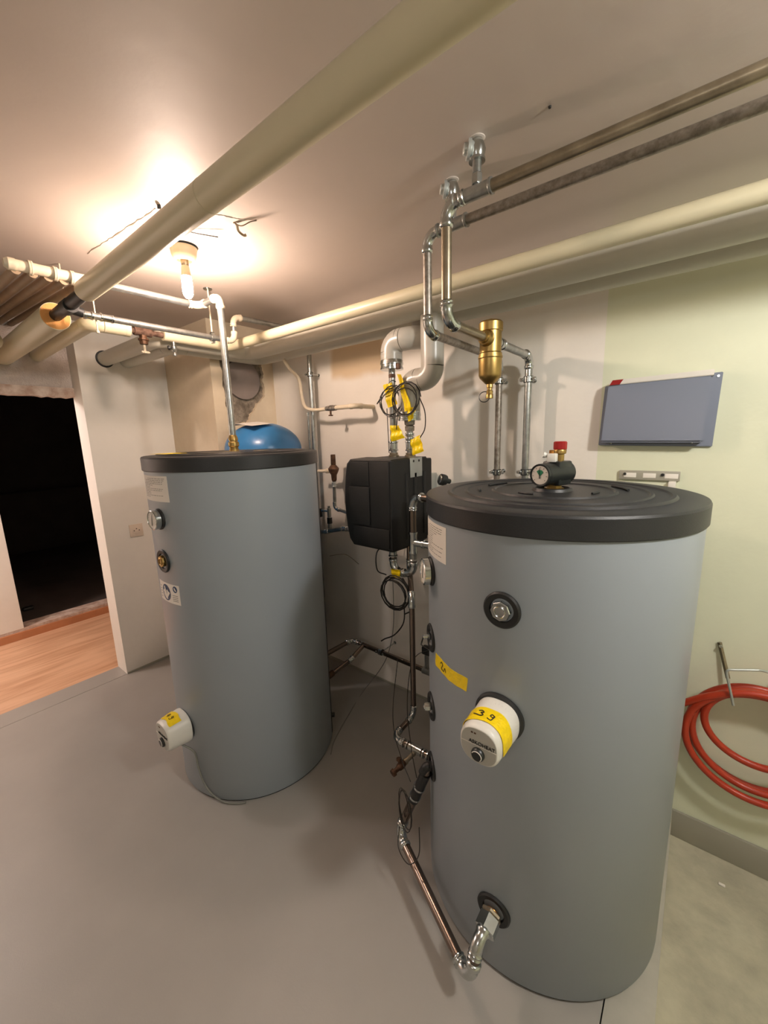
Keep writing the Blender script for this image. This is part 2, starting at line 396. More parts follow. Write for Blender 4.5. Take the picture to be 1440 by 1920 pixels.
oe = [bm.edges.new((ov[i], ov[(i + 1) % 4])) for i in range(4)]
hv = [bm.verts.new((XB, y, z)) for y, z in hp]; he = [bm.edges.new((hv[i], hv[(i + 1) % len(hv)])) for i in range(len(hv))]
bmesh.ops.triangle_fill(bm, edges=oe + he, use_beauty=True)
bk = [bm.verts.new((XB - .035 - random.uniform(0, .006), v.co.y, v.co.z)) for v in hv]
for i in range(len(hv)):
    j = (i + 1) % len(hv); bm.faces.new((hv[i], hv[j], bk[j], bk[i]))
struct(finish(bm, 'wall_chase.001', M_wall_stain()), 'side face of the plastered corner chase with a broken hole')
bm = bmesh.new(); G = {}
for i in range(25):
    for j in range(33):
        y = 1.43 + i * .4 / 24; z = 1.68 + j * .5 / 32
        G[i, j] = bm.verts.new((XB - .026 + random.uniform(-.006, .006), y, z))
for i in range(24):
    for j in range(32): bm.faces.new((G[i, j], G[i + 1, j], G[i + 1, j + 1], G[i, j + 1]))
struct(finish(bm, 'wall_chase.002', M_rough(), None, 80), 'broken mortar inside the hole in the chase')
t = lathe('duct_end', [(0, 0), (0, .118), (.006, .128), (.03, .128), (.03, .118), (.026, 0)], M_duct(), None, (XB - .034, 1.628, 2.0), (1, 0, 0), 48)
tag(t, 'round grey cement duct end set in the broken hole of the chase', 'duct')

# ================================================================ TANKS
T1 = (-1.732, 1.066, .3785, 1.486, 1.545); T2 = (-.355, 1.297, .3853, 1.356, 1.416)
def on_tank(T, deg, z, off=0.0):
    a = radians(deg); return V((T[0] + cos(a) * (T[2] + off), T[1] + sin(a) * (T[2] + off), z))
def tfn(T, z0, deg0=0.0):
    """(u metres round the tank to the right as seen from outside, v up, offset) -> point"""
    return lambda u, v, off: on_tank(T, deg0 + math.degrees(u / T[2]), z0 + v, off)
def out_dir(deg): return V((cos(radians(deg)), sin(radians(deg)), 0))
def tank(T, name, label, grooves):
    t = thing(name, label, 'tank', (T[0], T[1], 0))
    r = T[2]; c = (T[0], T[1], 0)
    lathe('base_ring', [(0, r - .03), (0, r - .006), (.02, r - .006), (.02, r - .03)], M_rubber(), t, c, seg=72)
    lathe('insulation_jacket', [(.006, r - .02), (.006, r - .004), (.012, r), (T[3] + .02, r), (T[3] + .02, r - .02)], M_vinyl(), t, c, seg=128)
    R = r + .006; zb, zt = T[3], T[4]
    prof = [(zb, r - .01), (zb, R - .002), (zb + .003, R), (zt - .008, R), (zt - .002, R - .003), (zt, R - .010)]
    for ra, dz in grooves: prof.append((zt + dz, ra))
    lathe('lid', prof + [(prof[-1][0], 0)], M_lid(), t, c, seg=128, smooth=25)
    return t
g2 = [(.322, 0), (.316, .006), (.308, .006), (.303, .002), (.268, .002), (.264, .006), (.258, .006), (.254, .003), (.182, .003), (.178, .008), (.172, .008), (.168, .004), (.06, .004), (.056, .012), (.05, .013), (.046, .004)]
tk1 = tank(T1, 'hot_water_tank', 'tall grey cylindrical tank beside the doorway wall, steel pipe rising from its black lid', [(.33, 0), (.326, .006), (.29, .006), (.286, .001), (.2, .001), (.196, .006), (.12, .006), (.06, .006)])
tk2 = tank(T2, 'hot_water_tank', 'large grey cylindrical tank in the foreground with a gauge group on its black lid', g2)
# lid details
for a0, a1, rr in ((150, 176, .215), (196, 214, .22), (20, 48, .21), (238, 262, .125), (-20, 2, .13)):
    bm = bmesh.new(); pts = [(T2[0] + rr * cos(radians(a0 + (a1 - a0) * k / 10)), T2[1] + rr * sin(radians(a0 + (a1 - a0) * k / 10)), 1.4225) for k in range(11)]
    add_sweep(bm, pts, .0035, 8); finish(bm, 'lid_rib', M_lid(), tk2)
plabel(grid_patch('lid_sticker', lambda u, v, o: V((T1[0] + u, T1[1] + v, 1.5512 + o)), -.235, -.09, -.28, -.18, 4, 2, .0008, M_yellow(), tk1), 'yellow sticker')
# jacket closing strip on the far tank, near its right edge
grid_patch('closing_strip', tfn(T1, 0, 42), -.012, .012, .02, 1.484, 2, 1, .002, M_rubber(), tk1)
lathe('closing_peg', [(0, .012), (.02, .012), (.022, .008)], M_rubber(), tk1, on_tank(T1, 44, .11, -.004), out_dir(44), 12)

def port(t, T, deg, z, R=.048, name='sealing_ring'):
    o = on_tank(T, deg, z, -.006)
    return lathe(name, [(0, R - .003), (0, R), (.009, R), (.013, R - .004), (.011, R * .66), (.004, R * .60), (.004, R * .45)], M_rubber(), t, o, out_dir(deg), 40)
def plug(t, T, deg, z, m, n=8, r=.026, stick=.006):
    o = on_tank(T, deg, z, -.004); d = out_dir(deg)
    p = lathe('plug', [(0, r), (.010 + stick, r), (.013 + stick, r * .93)], m, t, o, d, n, smooth=20)
    bm = bmesh.new(); q = o + d * (.0135 + stick)
    ring(bm, q, d, r * .55, .0022, 16, 6); finish(bm, 'plug_face', m, p); return p
def gauge(t, T, deg, z, r=.042, stand=.028, lab=None):
    port(t, T, deg, z, r + .004); d = out_dir(deg); o = on_tank(T, deg, z, .0)
    g = lathe('thermometer', [(0, .012), (stand * .4, .012), (stand * .4, r * .92), (stand * .5, r), (stand + .008, r), (stand + .01, r - .003), (stand + .006, r - .004), (stand + .006, 0)], M_bright(), t, o, d, 40)
    if lab: plabel(g, lab)
    lathe('dial_face', [(0, r - .005), (.001, r - .005)], M_paper(), g, o + d * (stand + .0062), d, 32)
    tan = V((-d.y, d.x, 0)); bm = bmesh.new(); c = o + d * (stand + .0085)
    add_sweep(bm, [c - tan * .004 - V((0, 0, .022)), c + V((0, 0, .002)) - tan * .001, c + tan * .004 + V((0, 0, .026))], [.0018, .0015, .0006], 6)
    for k in range(11):
        a = radians(210 - k * 24); e = tan * cos(a) + V((0, 0, 1)) * sin(a); add_sweep(bm, [c + e * (r - .014) - d * .0012, c + e * (r - .008) - d * .0012], .0006, 5)
    finish(bm, 'dial_needle', M_ink(), g)
# near tank fittings
port(tk2, T2, -90, 1.165); plug(tk2, T2, -90, 1.165, M_bright())
gauge(tk2, T2, -136, 1.180, .042, .019, lab='round chrome thermometer')
for z in (.95, .70, .465): port(tk2, T2, -137, z, .046)
plug(tk2, T2, -137, .70, M_bright(), 6, .014, .016)
lathe('sensor_pocket', [(0, .012), (.008, .012), (.010, .007), (.026, .007), (.028, .004)], M_bright(), tk2, on_tank(T2, -137, .955), out_dir(-137), 12)
port(tk2, T2, -90, .226, .050)
port(tk2, T2, -90, .866, .066)
# far tank fittings
gauge(tk1, T1, -87, 1.295, .040, .021, lab='round thermometer')
port(tk1, T1, -89, 1.115, .05); plabel(plug(tk1, T1, -89, 1.115, M_brass(), 8, .025, .004), 'brass plug')
# data labels
def data_label(t, T, a0, a1, z0, z1):
    L = radians(a1 - a0) * T[2]; f = tfn(T, z0, a0)
    p = plabel(grid_patch('data_label', f, 0, L, 0, z1 - z0, 14, 1, .0008, M_paper(), t), 'white printed paper label'); random.seed(5)
    bm = bmesh.new(); h = z1 - z0
    y = h - .012; row = 0
    while y > .01:
        x = L * .08; W = L * random.choice((.35, .5, .8, .62, .86)) if row > 2 else L * .84
        if row < 3: x = L * .16 if row else L * .3
        while x < W:
            wd = random.uniform(.006, .022); xe = min(x + wd, L * .93)
            vs = [bm.verts.new(f(u, v, .0012)) for u, v in ((x, y), (xe, y), (xe, y + .0022), (x, y + .0022))]; bm.faces.new(vs); x = xe + .004
        y -= .0068; row += 1
    o = finish(bm, 'printed_lines', M_ink(), p); o['kind'] = 'stuff'
data_label(tk2, T2, -146, -118.6, 1.236, 1.343); data_label(tk1, T1, -106, -74.4, 1.368, 1.471)
# round sign sticker on the far tank
f = tfn(T1, .975, -88); L = .074
p = plabel(grid_patch('safety_sticker', f, -.09, .078, -.043, .043, 14, 1, .0008, M_paper(), tk1), 'white sticker with blue mandatory-sign discs')
def disc(cu, cv, ru, m, name='sign_disc', off=.0012):
    bm = bmesh.new(); vs = [bm.verts.new(f(cu + ru * cos(a), cv + ru * sin(a), off)) for a in [2 * pi * k / 28 for k in range(28)]]
    bm.faces.new(vs); return finish(bm, name, m, p)
disc(-.018, 0, .036, M_bluesign()); disc(.052, .024, .0145, M_bluesign())
for poly in ([(-.046, .0), (-.012, -.024), (.014, .002), (.004, .008), (-.014, -.006), (-.04, .012)], [(-.034, .026), (-.024, .028), (-.018, .008), (-.03, .004)], [(-.014, .01), (-.006, .016), (.002, .006), (-.008, -.002)],
             [(.045, .027), (.05, .033), (.058, .022), (.062, .016), (.052, .017)]):
    bm = bmesh.new(); bm.faces.new([bm.verts.new(f(u, v, .002)) for u, v in poly])
    finish(bm, 'sign_pictogram', M_paper(), p)
bm = bmesh.new()
for k in range(4):
    v0 = -.03 + k * .008; bm.faces.new([bm.verts.new(f(u, v, .0012)) for u, v in ((.03, v0), (.066, v0), (.066, v0 + .003), (.03, v0 + .003))])
for k in range(5):
    v0 = -.03 + k * .012; bm.faces.new([bm.verts.new(f(u, v, .0012)) for u, v in ((-.078, v0), (-.064, v0), (-.064, v0 + .004), (-.078, v0 + .004))])
finish(bm, 'printed_lines', M_ink(), p)['kind'] = 'stuff'

# screw-in heaters
def heater(name, label, T, zc, depth, rb, digits, z_tape):
    t = thing(name, label, 'heater', (T[0], T[1] - T[2], zc)); y0 = T[1] - T[2] + .004; c = (T[0], y0, zc); ax = (0, -1, 0)
    sh = lambda a: 1.0 / (abs(cos(a)) ** 2.5 + abs(sin(a)) ** 2.5) ** (1 / 2.5) * .98
    D = depth
    lathe('housing', [(0, rb * .9), (.006, rb * 1.09), (.014, rb * 1.11), (.02, rb * 1.10), (D - .012, rb), (D - .004, rb * .97), (D, rb * .9), (D, 0)], M_white(), t, c, ax, 64, sh, 40)
    fr = lathe('front_plate', [(D - .0005, rb * .885), (D + .001, rb * .875), (D + .001, 0)], M_whitegrey(), t, c, ax, 64, sh)
    yf = y0 - D - .001
    box('front_seam', (T[0] - rb * .86, yf - .0008, zc + rb * .02), (T[0] + rb * .86, yf, zc + rb * .045), M_paper(), fr)
    kz = zc - rb * .38
    kb = lathe('temperature_knob', [(0, rb * .32), (.006, rb * .31), (.010, rb * .25), (.010, 0)], M_blackplastic(), t, (T[0], yf, kz), ax, 32)
    bm = bmesh.new(); add_sweep(bm, [(T[0] + rb * .235 * cos(a), yf - .0105, kz + rb * .235 * sin(a)) for a in [radians(-45 + 200 * k / 20) for k in range(21)]], .0011, 6); finish(bm, 'knob_mark', M_paper(), kb)
    text_mesh('lettering', 'ASKOHEAT', rb * .25, Matrix.Translation((T[0] + rb * .16, yf - .001, zc + rb * .155)) @ Matrix.Rotation(pi / 2, 4, 'X'), M_black(), fr)
    bm = bmesh.new()
    for dx in (-.004, .004): add_box(bm, (T[0] - rb * .25 + dx - .0025, yf - .001, zc + rb * .58), (T[0] - rb * .25 + dx + .0025, yf, zc + rb * .65))
    finish(bm, 'indicator_marks', M_oldbrass(), fr)
    # grip ribs round the rear of the housing
    bm = bmesh.new()
    for k in range(40):
        a = 2 * pi * k / 40; s = sh(a) * rb * 1.07
        n = V((cos(a), 0, sin(a))); pp = V((T[0], 0, zc)) + V((sin(a), 0, cos(a))) * s
        add_sweep(bm, [(pp.x, y0 - .012, pp.z), (pp.x, y0 - .03, pp.z)], .0016, 5)
    finish(bm, 'grip_ribs', M_white(), t)
    # tape over the top with handwriting
    def wrap(u, v, off):     # u round the housing from the top, v forward
        a = u / rb; q = min(max((v - .02) / (D - .032), 0), 1); s = sh(a) * rb * (1.105 - .10 * q) + off + .0006
        return V((T[0] + sin(a) * s, y0 - v, zc + cos(a) * s))
    u0, u1, v0, v1 = z_tape
    tp = plabel(grid_patch('tape_strip', wrap, u0, u1, v0, v1, 26, 3, .0012, M_yellow(), t, lambda a, b: (0, .003 * sin(a * 9), .0006 + .0006 * sin(a * 23 + b * 4))), 'yellow tape marked ' + digits)
    D3 = [[(-.5, .85), (.0, 1.0), (.35, .7), (-.05, .45), (.4, .15), (.1, -.25), (-.6, -.1), (-1.1, .05)]]
    D4 = [[(-.1, .95), (-.35, .2), (.45, .25)], [(.25, .85), (.1, -.3)]]
    D9 = [[(.4, .75), (.0, .9), (-.15, .5), (.2, .35), (.45, .7)], [(.45, .8), (.35, .2), (.2, -.35), (-.25, -.3), (-.4, -.2)]]
    s = .0150; mid = (u0 + u1) / 2 - (.012 if digits == '39' else .004)
    def wr(u, v, off): return wrap(mid + u, (v0 + v1) / 2 - v, off + .0016)
    A = D3 if digits == '39' else D4
    stroke('handwriting', [[(a * s - .012, b * s - .006) for a, b in l] for l in A] + [[(a * s + .012, b * s - .006) for a, b in l] for l in D9], wr, .0013, M_black(), tp)
    return t
heater('immersion_heater', 'white screw-in heater with yellow tape marked 39 on the foreground tank', T2, .862, .128, .0525, '39', (-.078, .098, .058, .106))
ht1 = heater('immersion_heater', 'white screw-in heater with yellow tape marked 49 low on the far tank', T1, .343, .104, .066, '49', (-.045, .045, .035, .085))
port(tk1, T1, -90, .343, .070)
# grey mains cable of the far heater
cp = [V((-1.70, .640, .29)), on_tank(T1, -80, .235, .012), on_tank(T1, -79, .15, .006), on_tank(T1, -75, .075, .006), on_tank(T1, -68, .03, .008), on_tank(T1, -60, .008, .010), on_tank(T1, -52, .006, .012), on_tank(T1, -46, .005, .010)]
tag(tube('mains_cable', spline(cp, 8), .0042, M_gcable(), None, 8), 'grey mains cable hanging from the heater marked 49 to the floor', 'cable')

# yellow tape with marking on the near tank
f2 = tfn(T2, .905, -117)
def tapef(u, v, off): return f2(u, v - .12 * (u + .08) * 0 + 0, off)
tp = plabel(grid_patch('tape_strip', f2, -.082, .082, -.021, .021, 20, 3, .001, M_yellow(), tk2, lambda a, b: (.004 * (b - .5) * (a > .9), .002 * sin(a * 8) + .004 * a, .0006 * sin(a * 27 + b * 5))), 'yellow tape with a marker sign')
stroke('handwriting', [[(-.042, .008), (-.037, .015), (-.029, .011), (-.033, .001), (-.037, -.006), (-.028, -.009)], [(-.024, -.010), (-.016, .006), (-.010, -.006)]], f2, .0013, M_black(), tp)

# ================================================================ BLUE VESSEL
vx, vy, vr = -2.16, 1.535, .232
t = thing('expansion_vessel', 'blue domed expansion vessel standing behind the far tank', 'vessel', (vx, vy, 0))
prof = [(.12, 0)] + [(.12 + .16 * (1 - cos(a)), vr * sin(a)) for a in [pi / 2 * k / 10 for k in range(1, 11)]]
prof += [(1.54, vr)] + [(1.54 + .165 * sin(a), vr * cos(a)) for a in [pi / 2 * k / 12 for k in range(1, 12)]] + [(1.705, 0)]
lathe('vessel_body', prof, M_blue(), t, (vx, vy, 0), seg=64, smooth=50)
for k in range(3):
    a = 2 * pi * k / 3 + .5; bm = bmesh.new(); c = V((vx + cos(a) * vr * .8, vy + sin(a) * vr * .8, 0)); add_sweep(bm, [c + V((0, 0, .26)), c], .016, 10); finish(bm, 'leg', M_blue(), t)
def card(u, v, off):
    x = vx + u; y = vy + v; z = 1.708 + off - .35 * u * u - .10 * abs(v); return V((x, y, z))
tag(grid_patch('paper_card', card, -.13, .13, -.16, -.02, 10, 4, .0012, M_paper(), None, lambda a, b: (0, 0, .006 * sin(a * 5))), 'curled paper card lying on top of the blue vessel', 'card')

# ================================================================ FOREGROUND TANK: gauge group on the lid
zl = T2[4] + .004
t = thing('pressure_gauge_group', 'black gauge block with red capped safety valve on the foreground lid', 'gauge', (T2[0], T2[1], zl))
cx, cy = -.350, 1.300
lathe('brass_nipple', [(0, .030), (.008, .030), (.008, .022), (.03, .022), (.03, 0)], M_brass(), t, (cx, cy, zl), seg=6, smooth=20)
gd = V((-.30, -.95, 0)).normalized(); gc = V((cx, cy, 1.472))
lathe('insulating_shell', [(-.062, .020), (-.062, .031), (-.056, .036), (.010, .036), (.016, .034), (.060, .034), (.066, .033), (.068, .030)], M_blackplastic(), t, gc, gd, 40)
sd = V((-gd.y, gd.x, 0)); Mx = Matrix(((gd.x, sd.x, 0, gc.x), (gd.y, sd.y, 0, gc.y), (0, 0, 1, 0), (0, 0, 0, 1)))
box('shell_block', (-.045, -.030, 1.436), (.022, .030, 1.510), M_blackplastic(), t, .006, 2, Mx)
g = lathe('pressure_gauge', [(0, .033), (.006, .034), (.010, .033), (.009, .029), (.006, .029), (.006, 0)], M_blackplastic(), t, gc + gd * .068, gd, 40)
df = lathe('dial_face', [(0, .028), (.001, .028)], M_paper(), g, gc + gd * .0745, gd, 32)
bm = bmesh.new(); q = gc + gd * .0765; zz = V((0, 0, 1))
bm.faces.new([bm.verts.new(q + sd * a + zz * b) for a, b in ((0, -.004), (.012, .009), (.006, .015), (-.004, .016), (-.011, .011))]); finish(bm, 'green_sector', M_green(), df)
bm = bmesh.new(); add_sweep(bm, [q + gd * .0008 + zz * -.010, q + gd * .0008 + zz * .022 - sd * .002], [.0016, .0006], 6)
for k in range(9):
    a = radians(220 - k * 32.5); e = sd * cos(a) + zz * sin(a); add_sweep(bm, [q + e * .021, q + e * .025], .0006, 5)
finish(bm, 'dial_needle', M_black(), df)
sv = gc - gd * .022; sv = V((sv.x, sv.y, 1.508))
s_ = lathe('safety_valve', [(0, .013), (.022, .013), (.024, .018), (.034, .019), (.036, .018)], M_brass(), t, sv, seg=24)
lathe('red_cap', [(.036, .018), (.038, .020), (.058, .020), (.061, .017), (.061, 0)], M_red(), s_, sv, seg=12, smooth=20)
av = gc + gd * .018; av = V((av.x, av.y, 1.508))
a_ = box('air_vent', (-.012, -.014, 1.508), (.014, .012, 1.534), M_white(), t, .003, 2, Matrix.Translation((av.x, av.y, 0)))
lathe('vent_spout', [(0, .006), (.016, .006), (.022, .009), (.026, .009)], M_white(), a_, V((av.x, av.y, 1.524)), -sd * -1 if False else V((-.9, -.3, .25)), 14)
lathe('vent_screw', [(0, .007), (.010, .007), (.012, .005)], M_copper(), a_, V((av.x - .004, av.y + .006, 1.532)), (0, 0, 1), 10)

# ================================================================ STEEL RISERS UNDER THE CEILING (right)
Rp = .0150
ya, xa, za = 1.09, -.612, 2.219
yb, xb, zb_ = 1.20, -.743, 2.220
zr = 1.919
rn = thing('heating_pipe', 'upper of two steel pipes below the ceiling, dropping to the brass separator', 'pipe', (xa, ya, zr), 'steel pipes to the wall risers')
parts = run(rn, [(2.19, ya, za), (xa, ya, za), (xa, ya, zr), (xa, 1.345, zr)], Rp, M_bronze(), M_bright(), .040)
collar(rn, (-.535, ya, za), (1, 0, 0), Rp, .11, M_zinc(), 'tee'); 
rn2 = thing('heating_pipe', 'lower of two steel pipes below the ceiling, passing behind the brass separator', 'pipe', (xb, yb, zr), 'steel pipes to the wall risers')
run(rn2, [(2.19, yb, zb_), (xb, yb, zb_), (xb, yb, zr + .012), (xb, 1.80, zr + .004), (xb, 1.80, 1.36)], Rp * .93, M_grim(), M_bright(), .036)
collar(rn2, (-.655, yb, zb_), (1, 0, 0), Rp, .10, M_zinc(), 'tee')
rn3 = thing('heating_pipe', 'short steel pipe from the brass separator down the white wall, nearest the lime paint', 'pipe', (xa, 1.8, 1.4), 'steel pipes to the wall risers')
run(rn3, [(xa, 1.46, zr), (xa, 1.80, zr - .002), (xa, 1.80, 1.36)], Rp, M_zinc(), M_bright(), .036)
collar(rn3, (xa, 1.49, zr), (0, 1, 0), Rp, .034, M_bright())
# ceiling connection fittings
def ceiling_plug(x, y, zend, label):
    t = thing('vent_fitting', label, 'fitting', (x, y, ZC), 'ceiling fittings above the steel pipes')
    lathe('ceiling_rosette', [(0, .020), (.0015, .019), (.003, .014)], M_ceiling(), t, (x, y, ZC), (0, 0, -1), 24)
    e = lathe('elbow', [(0, .014), (.010, .018), (.022, .022), (.034, .019), (.042, .017), (.042, .021), (.048, .021), (.048, .012)], M_bright(), t, (x, y, ZC - .004), (0, 0, -1), 24)
    lathe('blind_plug', [(0, .018), (.016, .018), (.018, .023), (.025, .023), (.026, .014), (.034, .013), (.036, .010)], M_plate(), e, (x, y, ZC - .026), (-.8, -.6, .1), 24)
    lathe('nipple', [(.04, .0115), (.080, .0115)], M_zinc(), t, (x, y, ZC), (0, 0, -1), 16)
    nut(t, (x, y, ZC - .092), (0, 0, 1), .0145, .026, M_bright())
    lathe('screw_end', [(.10, .0085), (ZC - zend, .0085)], M_zinc(), t, (x, y, ZC), (0, 0, -1), 12)
ceiling_plug(-.523, ya, za + Rp, 'steel elbow fitting hanging from the ceiling above the upper steel pipe')
ceiling_plug(-.655, yb, zb_ + Rp, 'steel elbow fitting hanging from the ceiling above the lower steel pipe, nearer the bulb')
# brass dirt separator
sx_, sy_ = xa, 1.40
t = thing('dirt_separator', 'brass air and dirt separator hanging in the steel pipe', 'separator', (sx_, sy_, 1.83))
lathe('separator_body', [(1.858, .0), (1.858, .037), (1.862, .040), (1.872, .040), (1.876, .037), (1.944, .037), (1.946, .041), (1.972, .041), (1.978, .036), (1.980, 0)], M_brass(), t, (sx_, sy_, 0), seg=40, smooth=30)
lathe('collecting_cup', [(1.770, .011), (1.772, .016), (1.792, .036), (1.800, .039), (1.855, .040), (1.858, .042), (1.864, .042), (1.864, 0)], M_brass(), t, (sx_, sy_, 0), seg=40, smooth=30)
lathe('vent_screw', [(1.979, .010), (1.986, .009), (1.986, 0)], M_brass(), t, (sx_, sy_, 0), seg=6)
for s in (-1, 1):
    lathe('union_nut', [(.030, .027), (.036, .028), (.040, .0245), (.052, .023), (.054, .019), (.07, .018)], M_brass() if s < 0 else M_zinc(), t, (sx_, sy_, zr), (0, s, 0), 24)
dv = lathe('drain_valve', [(1.772, .011), (1.760, .012), (1.758, .009), (1.750, .009), (1.748, .012), (1.738, .011), (1.735, .013), (1.722, .013), (1.720, 0)], M_brass(), t, (sx_, sy_, 0), seg=20)
bm = bmesh.new(); ring(bm, (sx_ - .016, sy_ - .008, 1.728), (.3, -1, .2), .0185, .0016, 24, 6); finish(bm, 'rubber_strap', M_rubber(), dv)
# wall clamps
def clamp(x, y, z, r, label, wall=YW, group=None, side=1, axis=(0, 0, 1), m=None):
    t = thing('pipe_clamp', label, 'clamp', (x, y, z), group)
    c = lathe('band', [(-.010, r + .001), (-.010, r + .006), (.010, r + .006), (.010, r + .001)], M_bright(), t, (x, y, z), axis, 28)
    lathe('rubber_lining', [(-.013, r + .0002), (-.013, r + .0045), (.013, r + .0045), (.013, r + .0002)], M_rubber(), t, (x, y, z), axis, 28)
    for s in (-1, 1):
        q = V((x + s * (r + .011), y - .004, z)); b = box('clamp_ear', q - V((.008, .006, .008)), q + V((.008, .006, .008)), M_bright(), t, .0015)
        lathe('screw', [(0, .004), (.016, .004), (.016, .007), (.020, .006)], M_bright(), b, q + V((0, .004, 0)), (0, -1, 0), 8)
    if wall: lathe('wall_stud', [(0, .004), (wall - y - r - .004, .004), (wall - y - r - .004, .010), (wall - y - r, .010)], M_bright(), t, (x + side * .004, y + r + .002, z), (0, 1, 0), 10)
    return t
clamp(xa, 1.80, 1.822, .0150, 'steel clamp high on the wall riser nearest the lime paint')
clamp(xb, 1.80, 1.828, .0140, 'steel clamp high on the wall riser behind the brass separator')
clamp(xa, 1.80, 1.424, .0150, 'steel clamp low on the wall riser nearest the lime paint, just above the lid')
clamp(xb, 1.80, 1.420, .0140, 'steel clamp low on the wall riser below the brass separator, just above the lid')

# ================================================================ CREAM JACKETED PIPES
r1 = .0262
t = thing('jacketed_pipe', 'bright cream jacketed pipe, front one of the row along the back wall', 'pipe', (-2.2, 1.394, 2.136), 'cream jacketed pipes')
run(t, [(2.19, 1.394, 2.136), (-2.205, 1.394, 2.136), (-2.205, 1.02, 2.136)], r1, M_cream(), M_cream(), .055, False)
tt = thing('jacketed_pipe', 'thick cream jacketed pipe turning from the drain valves into the panel over the door', 'pipe', (-2.2, .72, 2.136), 'cream jacketed pipes')
run(tt, [(-2.205, .862, 2.136), (-2.205, .705, 2.136), (-3.202, .722, 2.136)], .033, M_cream(), M_cream(), .05, False)
lathe('end_cap', [(0, .0335), (.02, .034), (.022, .026)], M_cream(), tt, (-2.205, .845, 2.136), (0, 1, 0), 32)
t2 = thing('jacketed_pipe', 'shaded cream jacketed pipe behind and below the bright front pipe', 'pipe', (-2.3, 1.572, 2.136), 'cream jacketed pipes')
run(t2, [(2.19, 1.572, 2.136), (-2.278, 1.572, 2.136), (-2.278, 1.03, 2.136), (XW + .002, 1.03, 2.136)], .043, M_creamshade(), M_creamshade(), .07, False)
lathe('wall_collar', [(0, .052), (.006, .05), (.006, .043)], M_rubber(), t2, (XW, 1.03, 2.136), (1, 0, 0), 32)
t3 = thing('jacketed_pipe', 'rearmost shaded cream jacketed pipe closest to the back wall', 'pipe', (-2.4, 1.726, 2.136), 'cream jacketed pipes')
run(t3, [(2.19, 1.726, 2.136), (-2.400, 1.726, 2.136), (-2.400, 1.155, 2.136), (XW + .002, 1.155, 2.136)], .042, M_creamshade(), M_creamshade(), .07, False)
dg = thing('jacketed_pipe', 'long cream jacketed pipe crossing the ceiling overhead past the bulb', 'pipe', (-1.8, .58, 2.15), 'cream jacketed pipes')
p0, p1 = V((-1.80, .58, 2.146)), V((2.18, .58, 2.196))
bm = bmesh.new(); add_sweep(bm, [p0 - V((.03, 0, .0)), p0 - V((.024, 0, 0)), p0 - V((.012, 0, 0)), p0, p1], [.012, .024, .032, .035, .035], 40); finish(bm, 'pipe_jacket', M_cream(), dg, 50)
for xx in (-.95, .1): 
    lathe('jacket_seam', [(-.002, .0352), (-.002, .0356), (.002, .0356), (.002, .0352)], M_cream(), dg, (xx, .58, 2.146 + (xx + 1.8) * .01256), (1, 0, .01256), 40)
# black tee and short pipe A with orange foam ring
t = thing('bare_pipe_joint', 'black iron tee joining the overhead pipe to the foam lined pipe', 'pipe', (-1.99, .57, 2.12))
run(t, [(-1.80, .578, 2.142), (-2.16, .566, 2.124)], .022, M_rubber(), M_rubber(), fit=False)
lathe('tee', [(-.03, .022), (-.03, .027), (.03, .027), (.03, .022)], M_rubber(), t, (-1.985, .573, 2.130), (1, 0, 0), 24)
lathe('branch', [(0, .02), (.045, .018), (.045, .014)], M_rubber(), t, (-1.985, .573, 2.125), (0, 1, -.2), 20)
t = thing('foam_lined_pipe', 'cut cream pipe with an orange foam ring entering the panel over the door', 'pipe', (-2.7, .565, 2.12))
lathe('pipe_jacket', [(0, .030), (0, .052), (1.06, .052), (1.06, .03)], M_cream(), t, (-2.135, .566, 2.122), (-1, 0, -.004), 40)
lathe('foam_ring', [(-.004, .024), (-.004, .050), (.02, .050), (.02, .024)], M_orange(), t, (-2.137, .566, 2.122), (-1, 0, 0), 40)
t = thing('jacketed_pipe', 'blunt cream pipe elbow at the left edge of the frame above the door', 'pipe', (-2.6, .42, 2.10), 'cream jacketed pipes')
run(t, [(-2.62, -.6, 2.10), (-2.62, .445, 2.10), (-3.2, .445, 2.09)], .042, M_cream(), M_cream(), .07, False)

# header with branch pipes at the ceiling, and the pipe that drops to the far tank
t = thing('ceiling_pipe', 'painted and zinc pipe below the ceiling running past the bulb to the far tank', 'pipe', (-1.9, .7, 2.22))
run(t, [(-1.905, .40, 2.212), (-1.905, .62, 2.217)], .0185, M_creampaint(), M_creampaint(), fit=False)
lathe('blind_end', [(0, .0), (0, .012), (.01, .020), (.03, .0205), (.03, .018)], M_creampaint(), t, (-1.905, .385, 2.212), (0, 1, 0), 24)
for yy in (.455, .525, .575): collar(t, (-1.905, yy, 2.213), (0, 1, 0), .0185, .012, M_creampaint(), 'painted_collar')
run(t, [(-1.905, .62, 2.217), (-1.905, 1.066, 2.222), (-1.732, 1.066, 2.226), (-1.732, 1.066, 1.585)], .0145, M_zinc(), M_creampaint(), .034)
collar(t, (-1.905, .66, 2.217), (0, 1, 0), .0145, .06, M_zinc(), 'sleeve')
un = lathe('brass_union', [(1.551, .022), (1.562, .022), (1.562, .019), (1.572, .020), (1.576, .024), (1.592, .024), (1.596, .019), (1.602, .019), (1.604, .022), (1.616, .020), (1.626, .0155)], M_brass(), t, (-1.732, 1.066, 0), seg=24, smooth=25)
lathe('outlet_boss', [(1.548, .05), (1.552, .048), (1.553, .02)], M_bronze(), tk1, (-1.732, 1.066, 0), seg=32)
lathe('outlet_boss', [(1.548, .035), (1.554, .033), (1.555, 0)], M_bronze(), tk1, (-1.60, 1.12, 0), seg=24)
